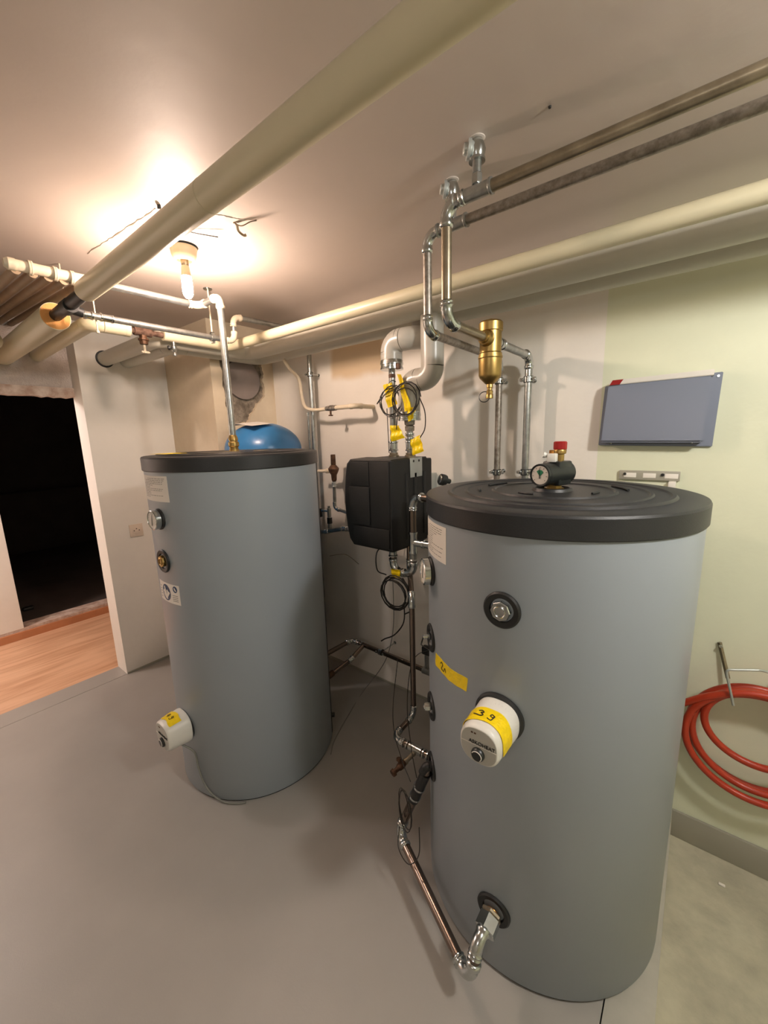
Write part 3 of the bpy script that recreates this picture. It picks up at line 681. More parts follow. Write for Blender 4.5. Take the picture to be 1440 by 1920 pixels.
for i, yy in enumerate((.415, .46, .505, .55, .60)):
    g = thing('branch_pipe', ['branch pipe at the ceiling over the door, nearest the frame edge', 'second branch pipe at the ceiling over the door from the frame edge', 'middle one of five branch pipes at the ceiling over the door', 'fourth branch pipe at the ceiling over the door from the frame edge', 'branch pipe at the ceiling over the door, nearest the overhead jacketed pipe'][i], 'pipe', (-1.9, yy, 2.2), 'ceiling branch pipes')
    run(g, [(-1.905, yy, 2.198), (-3.20, yy + .03, 2.300)], .0150, M_grime(), M_grime(), .03, False, seg=12)
# steel pipe carried by a ceiling rod
t = thing('steel_pipe', 'shiny steel pipe hung from a ceiling rod between black tee and back pipes', 'pipe', (-1.99, .9, 2.11))
run(t, [(-1.985, .615, 2.112), (-1.99, 1.288, 2.114), (-1.99, 1.292, 2.236), (-1.99, 1.80, 2.252)], .0130, M_zinc(), M_creampaint(), .034)
collar(t, (-1.987, .70, 2.113), (0, 1, 0), .0130, .045, M_bright(), 'sleeve'); collar(t, (-1.986, .635, 2.112), (0, 1, 0), .0130, .03, M_bright(), 'sleeve')
hg = thing('pipe_hanger', 'ceiling rod with a clamp ring carrying the shiny steel pipe beside the riser', 'hanger', (-1.99, 1.165, ZC))
lathe('ceiling_foot', [(0, .022), (.004, .020), (.005, .006)], M_bright(), hg, (-1.99, 1.165, ZC), (0, 0, -1), 12)
lathe('rod', [(0, .0038), (.212, .0038)], M_creampaint(), hg, (-1.99, 1.165, ZC), (0, 0, -1), 8)
lathe('band', [(-.010, .0135), (-.010, .019), (.010, .019), (.010, .0135)], M_zinc(), hg, (-1.99, 1.165, 2.1135), (0, 1, 0), 24)
for s in (-1, 1): box('clamp_ear', (-1.99 - .009, 1.165 - .007, 2.1135 + s * .018 - .004 + .002), (-1.99 + .009, 1.165 + .007, 2.1135 + s * .026), M_bright(), hg, .001)
for xx, yy, zt, zb, lb in ((-2.16, .615, ZC, 2.172, 'thin ceiling rod holding the foam lined pipe'), (-2.0, .665, 2.2, 2.06, 'short thin hanger rod with a ball end beside the shiny steel pipe')):
    h = thing('hanger_rod', lb, 'rod', (xx, yy, zt)); lathe('rod', [(0, .003), (zt - zb, .003)], M_creampaint(), h, (xx, yy, zt), (0, 0, -1), 8)
    lathe('hook_end', [(0, .003), (.005, .007), (.012, .006), (.014, 0)], M_creampaint(), h, (xx, yy, zb + .004), (0, 0, -1), 10)

# valve section between the two cream pipes at the left wall
t = thing('drain_valve', 'rusty iron tee with a brown bonnet and small ivory tap in the cream pipe run', 'valve', (-2.205, .91, 2.1))
run(t, [(-2.205, .83, 2.136), (-2.205, 1.03, 2.136)], .013, M_rust(), M_rust(), fit=False)
lathe('tee_body', [(-.040, .014), (-.040, .020), (-.030, .021), (-.014, .019), (0, .024), (.014, .019), (.030, .021), (.040, .020), (.040, .014)], M_rust(), t, (-2.205, .925, 2.136), (0, 1, 0), 24)
b = lathe('bonnet', [(0, .016), (.024, .017), (.026, .024), (.034, .024), (.036, .019), (.052, .018), (.054, .010)], M_oldbrass(), t, (-2.205, .925, 2.130), (0, 0, -1), 10, smooth=20)
lathe('tap', [(.05, .006), (.085, .006), (.087, .009), (.093, .009), (.095, .003)], M_creampaint(), t, (-2.205, .925, 2.130), (0, 0, -1), 14)
lathe('tap_handle', [(-.016, .004), (-.012, .006), (.012, .006), (.022, .004)], M_creampaint(), t, (-2.205, .925, 2.042), (0, 1, 0), 10)
t = thing('drain_tap', 'small grey drain tap under the cream pipe beside the rusty valve', 'tap', (-2.205, 1.06, 2.09))
lathe('tap_body', [(0, .009), (.018, .009), (.022, .014), (.036, .016), (.044, .012), (.052, .009), (.062, .012), (.070, .010)], M_zinc(), t, (-2.205, 1.07, 2.112), (0, 0, -1), 14)
lathe('tap_handle', [(0, .004), (.022, .004), (.022, .012), (.030, .011)], M_rubber(), t, (-2.205, 1.07, 2.085), (-.2, -1, -.2), 10)

# ================================================================ LIGHT BULB
lx, ly = -1.643, .878
t = thing('ceiling_lamp', 'glowing frosted bulb in a cream porcelain ceiling holder', 'lamp', (lx, ly, ZC))
lathe('lamp_holder', [(0, .048), (.006, .050), (.030, .046), (.052, .038), (.056, .034), (.050, .028), (.040, .027)], M_porcelain(), t, (lx, ly, ZC), (0, 0, -1), 40)
lathe('holder_rim', [(-.0, .051), (.004, .052), (.006, .05)], M_rubber(), t, (lx, ly, ZC), (0, 0, -1), 40)
lathe('bulb_cap', [(.045, .014), (.066, .0145), (.070, .013)], M_bronze(), t, (lx, ly, ZC), (0, 0, -1), 24)
lathe('bulb_neck', [(.068, .0135), (.075, .0155), (.106, .0175)], M_glass(), t, (lx, ly, ZC), (0, 0, -1), 24)
lathe('frosted_glass', [(.106, .0175), (.116, .0185), (.156, .0195), (.172, .017), (.183, .010), (.186, 0)], M_bulb(), t, (lx, ly, ZC), (0, 0, -1), 24)
# ceiling bits
t = thing('cable_clip', 'bent metal clip hanging from the bare ceiling beyond the overhead pipe', 'clip', (-1.335, .925, ZC))
tube('clip_strap', spline([(-1.345, .910, ZC - .001), (-1.335, .915, ZC - .010), (-1.337, .921, ZC - .025), (-1.330, .935, ZC - .035), (-1.322, .94, ZC - .034)], 4), .0045, M_bronze(), t, 6)
tube('clip_wire', spline([(-1.34, .918, ZC - .004), (-1.318, .925, ZC - .012), (-1.290, .938, ZC - .004), (-1.27, .95, ZC - .002)], 4), .002, M_bronze(), t, 6)
tag(tube('wire_end', spline([(-1.52, .800, ZC - .004), (-1.48, .855, ZC - .012), (-1.44, .905, ZC - .018)], 5), .0022, M_cable(), None, 6), 'short stiff wire sticking out below the ceiling behind the overhead pipe', 'wire')
tag(lathe('ceiling_bolt', [(0, .006), (.008, .006), (.012, .004)], M_rubber(), None, (-1.425, .697, ZC), (0, 0, -1), 8), 'small dark bolt in the ceiling beside the overhead pipe', 'bolt')
tag(lathe('ceiling_screw', [(0, .0035), (.004, .003), (.005, 0)], M_rubber(), None, (-.349, 1.105, ZC), (0, 0, -1), 8), 'tiny dark screw head alone on the ceiling right of the fittings', 'screw')
random.seed(8)
def ridge(name, pts, lab, w=.004):
    bm = bmesh.new(); P = []
    for k in range(len(pts) - 1):
        for i in range(14): a = V(pts[k]).lerp(V(pts[k + 1]), i / 14); P.append(a + V((random.uniform(-.003, .003), random.uniform(-.003, .003), 0)))
    add_sweep(bm, P, [w * random.uniform(.25, 1) for _ in P], 6); struct(finish(bm, name, M_ceiling()), lab)
ridge('trim_6', [(-1.97, .66, ZC), (-1.70, .68, ZC), (-1.43, .70, ZC)], 'chipped plaster seam on the ceiling beside the overhead pipe')
ridge('trim_7', [(-1.39, .80, ZC), (-1.33, .86, ZC), (-1.30, .93, ZC)], 'scratched plaster line on the ceiling near the cable clip', .003)

# ================================================================ GREY JACKETED PIPES AND PUMP STATION
yg = 1.58
bx0, bx1, by0, by1, bz0, bz1 = -1.322, -1.050, 1.385, 1.725, 1.082, 1.502
t = thing('pump_station', 'black foam-shelled pump station on the wall between the two tanks', 'pump', (-1.19, 1.6, 1.08))
def loft(name, secs, m, parent, smooth=30):
    bm = bmesh.new(); rs = [[bm.verts.new(p) for p in s] for s in secs]; n = len(rs[0])
    for A, B in zip(rs, rs[1:]):
        for k in range(n): bm.faces.new((A[k], A[(k + 1) % n], B[(k + 1) % n], B[k]))
    bm.faces.new(rs[0][::-1]); bm.faces.new(rs[-1]); return finish(bm, name, m, parent, smooth)
def outline(y, ix, iz, bulge):
    # bowed left edge and clipped corners as seen from the front
    x0, x1, z0, z1 = bx0 + ix, bx1 - ix * .35, bz0 + iz, bz1 - iz * .7; h = z1 - z0; c = .028
    pts = [(x0 + c, z0), (x1 - .004, z0 - .004), (x1, z0 + .002), (x1, z1 - .006), (x1 - .004, z1), (x0 + c, z1), (x0 + .004, z1 - c * .8)]
    for k in range(1, 6):
        q = k / 6; pts.append((x0 - bulge * sin(pi * q), z1 - c - (h - 2 * c) * q))
    pts.append((x0 + .004, z0 + c)); return [V((px, y, pz)) for px, pz in pts]
loft('front_cover', [outline(by0 + .0, .010, .012, .012), outline(by0 + .006, .002, .004, .018), outline(by0 + .13, -.004, 0, .02), outline(by0 + .134, 0, .004, .016)], M_blackfoam(), t)
loft('rear_shell', [outline(by0 + .134, .006, .008, .010), outline(by0 + .14, .003, .006, .01), outline(by1 - .05, .003, .006, .01), outline(by1 - .045, .012, .02, .01), outline(by1, .012, .02, .01)], M_blackfoam(), t)
c1 = box('cover_tile', (bx0 + .022, by0 - .007, 1.195), (bx0 + .145, by0 + .004, 1.372), M_blackfoam(), t, .003)
c2 = box('cover_tile', (bx0 + .150, by0 - .004, 1.19), (bx1 - .012, by0 + .004, 1.49), M_blackfoam(), t, .003)
c3 = box('cover_tile', (bx0 + .040, by0 - .006, bz0 + .014), (bx1 - .016, by0 + .004, 1.185), M_blackfoam(), t, .003)
box('cover_tile', (bx0 + .030, by0 - .003, 1.378), (bx0 + .145, by0 + .004, 1.488), M_blackfoam(), t, .003)
for yy in (1.49, 1.56, 1.64):
    box('side_rib', (bx1 - .004, yy, 1.12), (bx1 + .004, yy + .022, 1.43), M_blackfoam(), t, .003)
pl = box('mounting_plate', (bx1, 1.528, 1.408), (bx1 + .004, 1.628, 1.498), M_plate(), t, .001)
for yy in (1.555, 1.60): lathe('plate_hole', [(0, .006), (.0006, .006)], M_black(), pl, (bx1 + .004, yy, 1.483), (1, 0, 0), 12)
box('wall_bracket', (-1.26, by1 - .01, 1.2), (-1.11, YW, 1.4), M_plate(), t, .002)
xl, xr = -1.178, -1.082
def riser(x, ztop, label, steel_top, union):
    g = thing('pump_riser', label, 'pipe', (x, yg, bz1), 'steel stubs above the pump station')
    bm = bmesh.new(); add_sweep(bm, [(x, yg, bz1 - .01), (x, yg, ztop)], steel_top, 20); finish(bm, 'pipe', M_zinc(), g, 50)
    lathe('valve_socket', [(bz1 - .012, .026), (bz1 + .006, .026), (bz1 + .010, .021), (bz1 + .018, .021)], M_bronze(), g, (x, yg, 0), seg=20)
    collar(g, (x, yg, bz1 + .05), (0, 0, 1), .0175, .045, M_bright(), 'press_collar')
    return g
gl = riser(xl, 1.93, 'steel pipe with yellow tape going up from the pump station, nearest the far tank', .0155, 0)
lathe('paint_patch', [(1.868, .0158), (1.880, .0165), (1.886, .0158)], M_rust(), gl, (xl, yg, 0), seg=16)
gr = riser(xr, 1.665, 'short steel pipe with press rings going up from the pump station, nearest the near tank', .0155, 0)
for z in (1.585, 1.605): collar(gr, (xr, yg, z), (0, 0, 1), .0165, .014, M_bright(), 'press_collar')
lathe('reducer', [(1.62, .017), (1.622, .022), (1.642, .023), (1.646, .017), (1.65, .024), (1.675, .026)], M_grim(), gr, (xr, yg, 0), seg=16)
rg = .0500
g1 = thing('jacketed_elbow', 'light grey plastic jacketed pipe bending over the taller pump riser', 'pipe', (xl, yg, 1.93), 'grey jacketed pipes')
run(g1, [(xl, yg, 1.925), (xl, yg, 2.030), (xl + .125, yg, 2.030), (xl + .125, yg + .125, 2.045), (xl + .09, yg + .125, 2.13)], rg, M_greyjacket(), M_greyjacket(), .056, False, seg=32)
for zz_ in (1.955, 1.972): lathe('jacket_seam', [(-.0015, .0502), (-.0015, .0508), (.0015, .0508), (.0015, .0502)], M_greyjacket(), g1, (xl, yg, zz_), (0, 0, 1), 40)
lathe('metal_cuff', [(0, .050), (0, .054), (.008, .0545), (.010, .0515), (.020, .0515), (.022, .0545), (.030, .0545), (.034, .0525), (.040, .0525), (.042, .0515)], M_bright(), g1, (xl, yg, 1.905), (0.0, 0, 1), 40)
box('rusty_clip', (xl + .040, yg - .03, 1.90), (xl + .062, yg - .012, 1.925), M_rust(), g1, .004)
g2_ = thing('jacketed_elbow', 'light grey plastic jacketed pipe with an S bend over the shorter pump riser', 'pipe', (xr, yg, 1.67), 'grey jacketed pipes')
run(g2_, [(xr, yg, 1.69), (xr, yg, 1.845), (xr + .125, yg, 1.845), (xr + .125, yg, 2.10)], rg, M_greyjacket(), M_greyjacket(), .05, False, seg=32)
lathe('metal_cuff', [(0, .046), (0, .053), (.008, .0535), (.010, .0515), (.018, .0515), (.020, .0535), (.030, .0535), (.032, .052), (.040, .052)], M_bright(), g2_, (xr, yg, 1.668), (0, 0, 1), 40)
# yellow tape flags
def flag(pts, label, wob=.006):
    """crumpled quadrilateral tape, pts = 4 corners (3D)"""
    A, B, C_, D_ = [V(p) for p in pts]; n = (B - A).cross(D_ - A).normalized(); random.seed(len(label))
    ph = [random.uniform(0, 6) for _ in range(4)]
    f = lambda u, v, o: A.lerp(B, u).lerp(D_.lerp(C_, u), v) + n * (o + wob * sin(u * 9 + ph[0] + v * 3) * .6 + wob * sin(v * 11 + ph[1]) * .6)
    return tag(grid_patch('tape_flag', f, 0, 1, 0, 1, 10, 12, .0012, M_yellow(), None), label, 'tape')
yf = yg - .028
flag([(-1.212, yf, 1.838), (-1.155, yf, 1.845), (-1.135, yf, 1.745), (-1.185, yf, 1.732)], 'crumpled yellow tape around the taller pump riser, below its grey elbow')
flag([(-1.178, yf, 1.650), (-1.122, yf, 1.648), (-1.094, yf, 1.590), (-1.170, yf, 1.574)], 'small yellow tape flag low on the taller pump riser')
fb = yg - .062
flag([(-1.105, fb, 1.872), (-1.080, fb, 1.868), (-1.030, fb, 1.720), (-1.062, fb, 1.705)], 'long yellow tape strip on the front of the grey S-bend pipe')
flag([(-1.058, fb - .004, 1.722), (-1.000, fb - .004, 1.722), (-1.02, fb - .004, 1.672), (-1.045, fb - .004, 1.660)], 'folded yellow tape end just above the metal cuff of the S-bend pipe')
flag([(-1.060, yf, 1.580), (-1.012, yf, 1.602), (-.985, yf, 1.530), (-1.050, yf, 1.508)], 'yellow tape flag standing on the pump station beside the shorter riser')
# sensor cable coils on the risers
def coil(name, label, c, R, n, seed, nrm=(0, -1, 0), extra=(), r=.0021, ell=1.0):
    random.seed(seed); t = thing(name, label, 'cable', c); c = V(c); nn = V(nrm).normalized(); up = V((0, 0, 1)); u = (V((1, 0, 0)) - nn * nn.x).normalized()
    pts = []
    for k in range(n * 16):
        a = 2 * pi * k / 16; w_ = k / 16
        rr = R * (1 + .10 * sin(w_ * 2.1 + seed)); cc = c + u * .008 * sin(w_ * 1.7 + seed) + up * .008 * cos(w_ * 2.3)
        pts.append(cc + (u * cos(a) * ell + up * sin(a)) * rr + nn * (.004 * sin(w_ * 5) + .002 * w_))
    tube('cable_loop', pts, r, M_cable(), t, 6)
    for e in extra: tube('cable_tail', spline(e, 6), r, M_cable(), t, 6)
    return t
coil('sensor_cable', 'coiled black sensor cable tied to the taller pump riser', (-1.155, yf - .010, 1.755), .062, 4, 1, extra=([(-1.13, yf, 1.83), (-1.17, yf - .01, 1.81), (-1.24, yf - .015, 1.752), (-1.205, yf - .015, 1.79)], [(-1.198, yf + .008, 1.73), (-1.196, yf + .01, 1.62), (-1.193, yf + .01, 1.52)], [(-1.135, yf, 1.845), (-1.15, yf - .01, 1.852), (-1.17, yf - .01, 1.84)]))
coil('sensor_cable', 'coiled black sensor cable tied to the grey S-bend pipe', (-1.050, fb - .012, 1.755), .066, 4, 2, extra=([(-.985, fb, 1.76), (-.965, fb + .01, 1.70), (-.972, fb + .02, 1.63), (-1.005, yf - .002, 1.59)], [(-1.105, fb, 1.70), (-1.125, fb + .02, 1.66), (-1.135, fb + .03, 1.63)]), r=.0026)

# pipes beneath the pump station to the near tank
U = thing('tank_connection', 'steel loop linking the pump station bottom to the side of the near tank', 'pipe', (-.9, 1.33, 1.0))
run(U, [(-1.100, 1.45, 1.09), (-1.100, 1.45, .972), (-.985, 1.45, .972), (-.985, 1.45, 1.335), (-.70, 1.40, 1.335)], .0160, M_brown(), M_bright(), .045)
collar(U, (-1.100, 1.45, 1.058), (0, 0, 1), .0165, .03, M_bright()); collar(U, (-.985, 1.45, 1.060), (0, 0, 1), .0155, .04, M_zinc())
lathe('tee', [(-.05, .016), (-.05, .0205), (-.042, .0205), (-.036, .018), (.036, .018), (.042, .0205), (.05, .0205), (.05, .016)], M_bright(), U, (-.985, 1.45, 1.125), (0, 0, 1), 22)
lathe('branch', [(0, .016), (.05, .0155), (.052, .020), (.062, .020), (.064, .0165), (.085, .0165), (.087, .020), (.10, .020), (.102, .015), (.27, .015)], M_bright(), U, (-.985, 1.45, 1.125), (1, 0, 0), 20)
D = thing('downpipe', 'long brown steel pipe dropping from the pump station to the low tank port', 'pipe', (-.93, 1.35, .3))
run(D, [(-1.045, 1.505, 1.088), (-1.045, 1.505, .985), (-.930, 1.352, .90), (-.930, 1.352, .335), (-.930, 1.195, .325), (-.705, 1.195, .325)], .0125, M_brown(), M_bright(), .034)
for xx in (-.875, -.855, -.775, -.755): lathe('press_ring', [(-.004, .0135), (-.003, .0185), (.003, .0185), (.004, .0135)], M_bright(), D, (xx, 1.195, .325), (1, 0, 0), 20)
lathe('tee', [(-.03, .0145), (-.03, .018), (.03, .018), (.03, .0145)], M_bright(), D, (-.815, 1.195, .325), (1, 0, 0), 20)
port(tk2, T2, 195.4 - 360, .325, .04)
dt = thing('drain_tap', 'old brass drain tap on a short stub below the tee beside the near tank', 'tap', (-.82, 1.1, .28))
lathe('stub', [(0, .010), (.05, .010), (.05, .013), (.06, .013)], M_bronze(), dt, (-.815, 1.19, .315), (-.25, -1, -.25), 16)
q = V((-.815, 1.19, .315)) + V((-.25, -1, -.25)).normalized() * .06
lathe('tap_body', [(0, .011), (.012, .016), (.03, .014), (.036, .010), (.052, .009), (.054, .015), (.066, .014)], M_oldbrass(), dt, q, (-.25, -1, -.25), 16)
lathe('tap_handle', [(0, .005), (.022, .005), (.022, .011), (.030, .010)], M_oldbrass(), dt, q + V((-.006, -.025, 0)), (-.2, .1, 1), 10)
# low supply pipe from the low port round to the front port
P3 = on_tank(T2, -137, .465)
S = thing('supply_pipe', 'brown steel pipe running low past the near tank from side port to front port', 'pipe', (-.6, .9, .1))
od = out_dir(-137); s0 = P3 - od * .004; s1 = P3 + od * .035
kk = V((-.765, 1.000, .135)); ke = V((-.385, .795, .112)); fp = V((T2[0], T2[1] - T2[2], .226)); k1 = V((-.352, .778, .112)); k2 = V((-.352, .800, .226))
run(S, [s0, P3 + od * .02, P3 + od * .024 + V((-.012, 0, -.03))], .0158, M_rubber(), M_rubber(), .012, False)
run(S, [P3 + od * .012, kk, ke + (kk - ke) * 0.0 + V((.018, -.01, 0)), V((-.362, .818, .215)), fp + V((0, -.015, 0))], .0155, M_brown(), M_bright(), .036)
s1 = P3 + od * .012; dd = (kk - s1).normalized()
lathe('black_sleeve', [(0, .019), (.14, .019), (.14, .016)], M_rubber(), S, s1 + dd * .035, dd, 20)
for q_ in (.06, .11): lathe('steel_band', [(-.004, .0192), (-.004, .0215), (.004, .0215), (.004, .0192)], M_bright(), S, s1 + dd * (.045 + q_), dd, 20)
nd = (V((-.362, .818, .215)) - fp).normalized(); nd = V((-.05, -1, -.25)).normalized()
nut(S, fp + nd * .040, nd, .031, .040, M_bright(), 'union_nut')
lathe('brass_sleeve', [(0, .020), (.024, .020)], M_copper(), S, fp + nd * .006, nd, 20)
nut(S, fp + nd * .014, nd, .030, .010, M_bronze(), 'lock_nut')
coil('sensor_cable', 'thin black cable looped around the sleeved pipe by the low tank port', (-.715, .975, .29), .075, 3, 5, (-.45, -.85, .1), extra=([(-.90, 1.20, .70), (-.915, 1.18, .5), (-.89, 1.15, .40), (-.78, 1.05, .40), (-.70, .99, .40)], [(-.735, .965, .21), (-.715, .93, .165), (-.655, .905, .165), (-.612, .905, .235), (-.612, .91, .34)]), r=.0018, ell=.55)
# sensor with cable on the side port
t = thing('sensor_lead', 'thin black lead from the low wall sensor down to the sleeved pipe', 'cable', (-1.0, 1.5, .3))
tube('cable_tail', spline([(-1.062, 1.70, .454), (-1.003, 1.5, .542), (-.973, 1.4, .54), (-.937, 1.32, .488), (-.914, 1.28, .395), (-.824, 1.17, .381), (-.75, 1.08, .40), (-.68, 1.0, .42)], 6), .0019, M_cable(), t, 6)
tube('cable_tail', spline([on_tank(T2, -137, .955, .026), on_tank(T2, -139, .925, .03), (-.78, 1.2, .80), (-1.06, 1.70, .455)], 6), .0024, M_cable(), t, 6)
# cable bundle under the pump station
flag([(-1.100, 1.425, .985), (-1.042, 1.425, .992), (-1.045, 1.425, .940), (-1.088, 1.425, .950)], 'yellow tape holding the cable bundle under the pump station', .003)
coil('sensor_cable', 'black cable bundle hanging under the pump station in yellow tape', (-1.055, 1.400, .885), .074, 5, 3, extra=([(-1.03, 1.425, .955), (-.985, 1.42, .90), (-.975, 1.42, .82), (-1.02, 1.42, .78)], [(-1.185, 1.50, 1.08), (-1.225, 1.48, 1.03), (-1.20, 1.45, .955), (-1.13, 1.43, .95)], [(-1.02, 1.42, .84), (-1.025, 1.42, .74), (-1.08, 1.42, .66), (-1.14, 1.42, .62), (-1.165, 1.42, .60)]), r=.0032)
t = tag(tube('hanging_cable', spline([(-1.345, 1.78, 1.12), (-1.374, 1.80, .883), (-1.371, 1.80, .617), (-1.38, 1.80, .441), (-1.423, 1.80, .267), (-1.49, 1.79, .13), (-1.551, 1.687, .006), (-1.48, 1.48, .006), (-1.405, 1.290, .006), (-1.352, 1.21, .006)], 7), .0028, M_gcable(), None, 6), 'thin grey cable hanging from the pump station and crossing the floor to the far tank', 'cable')

# ================================================================ WALL FITTINGS LEFT OF THE PUMP STATION
t = thing('wall_riser', 'vertical steel pipe on the back wall right behind the blue vessel', 'pipe', (-1.99, 1.80, 1.3))
run(t, [(-1.985, 1.80, 2.12), (-1.99, 1.80, .3)], .0140, M_zinc(), M_zinc(), fit=False)
clamp(-1.985, 1.80, 1.997, .0140, 'steel clamp on the wall riser behind the blue vessel')
t = thing('thin_pipe', 'thin steel pipe beside the wall riser behind the blue vessel', 'pipe', (-2.03, 1.80, 1.5))
run(t, [(-2.028, 1.80, 1.755), (-2.028, 1.80, .4)], .0075, M_zinc(), M_zinc(), fit=False)
lathe('end_fitting', [(0, .009), (.02, .010), (.024, .007)], M_bright(), t, (-2.028, 1.80, 1.745), seg=12)
t = thing('valve_pipe', 'painted bent pipe with an isolating valve ending in the back wall', 'pipe', (-1.8, 1.72, 1.78))
tube('bent_pipe', spline([(-2.11, 1.70, 2.09), (-2.075, 1.715, 2.03), (-2.005, 1.72, 1.965), (-1.985, 1.72, 1.85), (-1.955, 1.72, 1.79), (-1.88, 1.72, 1.770), (-1.76, 1.72, 1.770)], 8), .0105, M_creampaint(), t, 14)
vb = lathe('valve_body', [(0, .013), (.02, .015), (.022, .011), (.034, .017), (.058, .017), (.060, .011), (.062, .016), (.08, .016)], M_grim(), t, (-1.775, 1.72, 1.771), (1, 0, 0), 16)
lathe('valve_spindle', [(0, .006), (.02, .006), (.022, .014), (.028, .014)], M_rust(), vb, (-1.74, 1.72, 1.755), (0, 0, -1), 12)
run(t, [(-1.70, 1.72, 1.771), (-1.535, 1.72, 1.771), (-1.535, YW, 1.771)], .0125, M_creampaint(), M_creampaint(), .03)
t = thing('safety_valve', 'brown safety valve with a pipe on the wall between far tank and pump station', 'valve', (-1.77, 1.75, 1.4))
lathe('valve_bonnet', [(1.435, .014), (1.44, .0155), (1.498, .0145), (1.50, .012), (1.50, 0)], M_oldbrass(), t, (-1.77, 1.75, 0), seg=16)
lathe('valve_body', [(1.335, .012), (1.345, .016), (1.375, .018), (1.39, .026), (1.405, .032), (1.412, .034), (1.418, .032), (1.424, .026), (1.436, .016)], M_oldbrass(), t, (-1.77, 1.75, 0), seg=20)
run(t, [(-1.772, 1.75, 1.34), (-1.775, 1.75, 1.165), (-1.60, 1.75, 1.135), (-1.25, 1.75, 1.13)], .0105, M_zinc(), M_bright(), .026)
collar(t, (-1.772, 1.75, 1.315), (0, 0, 1), .012, .03, M_plate())
lathe('side_stub', [(0, .011), (.03, .011), (.032, .015), (.055, .015), (.058, .010), (.13, .010)], M_creampaint(), t, (-1.78, 1.75, 1.400), (-1, 0, -.05), 14)
t = thing('filling_valve', 'small valve with a black lever between far tank and pump station', 'valve', (-1.83, 1.75, 1.1))
lathe('valve_body', [(1.03, .012), (1.06, .012), (1.062, .016), (1.10, .016), (1.102, .012), (1.12, .013), (1.16, .013), (1.162, .008), (1.175, .008)], M_zinc(), t, (-1.83, 1.75, 0), seg=16)
lathe('black_sleeve', [(1.062, .0165), (1.100, .0165)], M_rubber(), t, (-1.83, 1.75, 0), seg=16)
lathe('lever_stem', [(0, .006), (.04, .006), (.042, .010), (.055, .010)], M_bright(), t, (-1.83, 1.75, 1.14), (-1, -.2, .05), 12)
box('lever', (-1.90, 1.725, 1.10), (-1.888, 1.745, 1.155), M_rubber(), t, .002)
run(t, [(-2.0, 1.75, .985), (-1.86, 1.75, 1.005), (-1.70, 1.75, 1.045), (-1.60, 1.75, 1.035), (-1.30, 1.75, 1.03)], .0135, M_zinc(), M_bright(), .03)
# low pipes along the back wall
yl = 1.73
t = thing('low_wall_pipe', 'brown steel pipe along the foot of the back wall behind the tanks', 'pipe', (-1.4, yl, .31))
run(t, [(-1.70, 1.36, .30), (-1.665, yl, .312), (-1.06, yl, .300)], .0140, M_brown(), M_bright(), .034)
for xx in (-1.60, -1.575): lathe('press_ring', [(-.004, .015), (-.003, .0195), (.003, .0195), (.004, .015)], M_bright(), t, (xx, yl, .312), (1, 0, 0), 18)
lathe('end_tee', [(-.03, .015), (-.03, .021), (.03, .021), (.03, .015)], M_zinc(), t, (-1.09, yl, .301), (1, 0, 0), 18)
ss = lathe('sensor_stem', [(0, .006), (.10, .006)], M_zinc(), t, (-1.10, yl - .005, .315), (0, 0, 1), 10); lathe('sensor_stem', [(0, .006), (.10, .006)], M_zinc(), t, (-1.085, yl - .005, .315), (0, 0, 1), 10)
box('sensor_head', (-1.115, yl - .025, .41), (-1.06, yl + .01, .455), M_rubber(), t, .006)
clamp(-1.425, yl, .308, .0145, 'dark steel clamp around the brown pipe at the foot of the back wall', axis=(1, 0, 0))
t = thing('low_wall_pipe', 'short steel pipe with a brass valve low beside the far tank', 'pipe', (-1.6, 1.5, .25))
run(t, [(-1.62, 1.36, .20), (-1.555, 1.60, .275), (-1.555, yl - .02, .312)], .0135, M_brown(), M_bright(), .03)
lathe('valve_body', [(0, .014), (.01, .019), (.04, .019), (.05, .014)], M_oldbrass(), t, (-1.60, 1.44, .225), (.24, .9, .28), 14)
# wire on the wall (thin old cable stub)
tag(tube('wire_end', spline([(-1.90, 1.80, .82), (-1.82, 1.82, .84), (-1.78, 1.85, .83), (-1.70, 1.866, .78)], 5), .002, M_bronze(), None, 6), 'short loose wire sticking from the back wall beside the far tank', 'wire')
# sensor plug peeping up behind the near lid
t = thing('boiler_thermometer', 'small black and chrome thermometer head peeping out behind the near tank lid', 'thermometer', (-.78, 1.42, 1.43))
lathe('cap_body', [(0, .010), (.02, .012), (.022, .022), (.030, .024), (.046, .024), (.050, .020), (.050, 0)], M_blackplastic(), t, (-.82, 1.49, 1.405), (-.5, -.8, .25), 24)
lathe('cap_face', [(.051, .018), (.052, .016), (.052, 0)], M_bright(), t, (-.82, 1.49, 1.405), (-.5, -.8, .25), 24)

# ================================================================ CONTROL BOX, PATCH, HOSE, SOCKET ON THE WALLS
def wallslab(name, pts, y0, y1, m, parent=None, bev=.003):
    bm = bmesh.new(); a = [bm.verts.new((x, y0, z)) for x, z in pts]; b = [bm.verts.new((x, y1, z)) for x, z in pts]; n = len(pts)
    bm.faces.new(a); bm.faces.new(b[::-1])
    for k in range(n): bm.faces.new((a[k], b[k], b[(k + 1) % n], a[(k + 1) % n]))
    if bev: bmesh.ops.bevel(bm, geom=bm.edges[:], offset=bev, segments=2, affect='EDGES')
    return finish(bm, name, m, parent)
t = thing('control_cabinet', 'slate grey metal cabinet with a white and red strip on the lime wall', 'cabinet', (-.15, 1.85, 1.54))
wallslab('back_plate', [(-.335, 1.538), (.030, 1.530), (.036, 1.785), (-.325, 1.770)], YW - .012, YW - .001, M_boxgrey(), t, .002)
wallslab('cover', [(-.325, 1.551), (.004, 1.546), (.012, 1.772), (-.312, 1.768)], YW - .060, YW - .011, M_boxgrey(), t, .007)
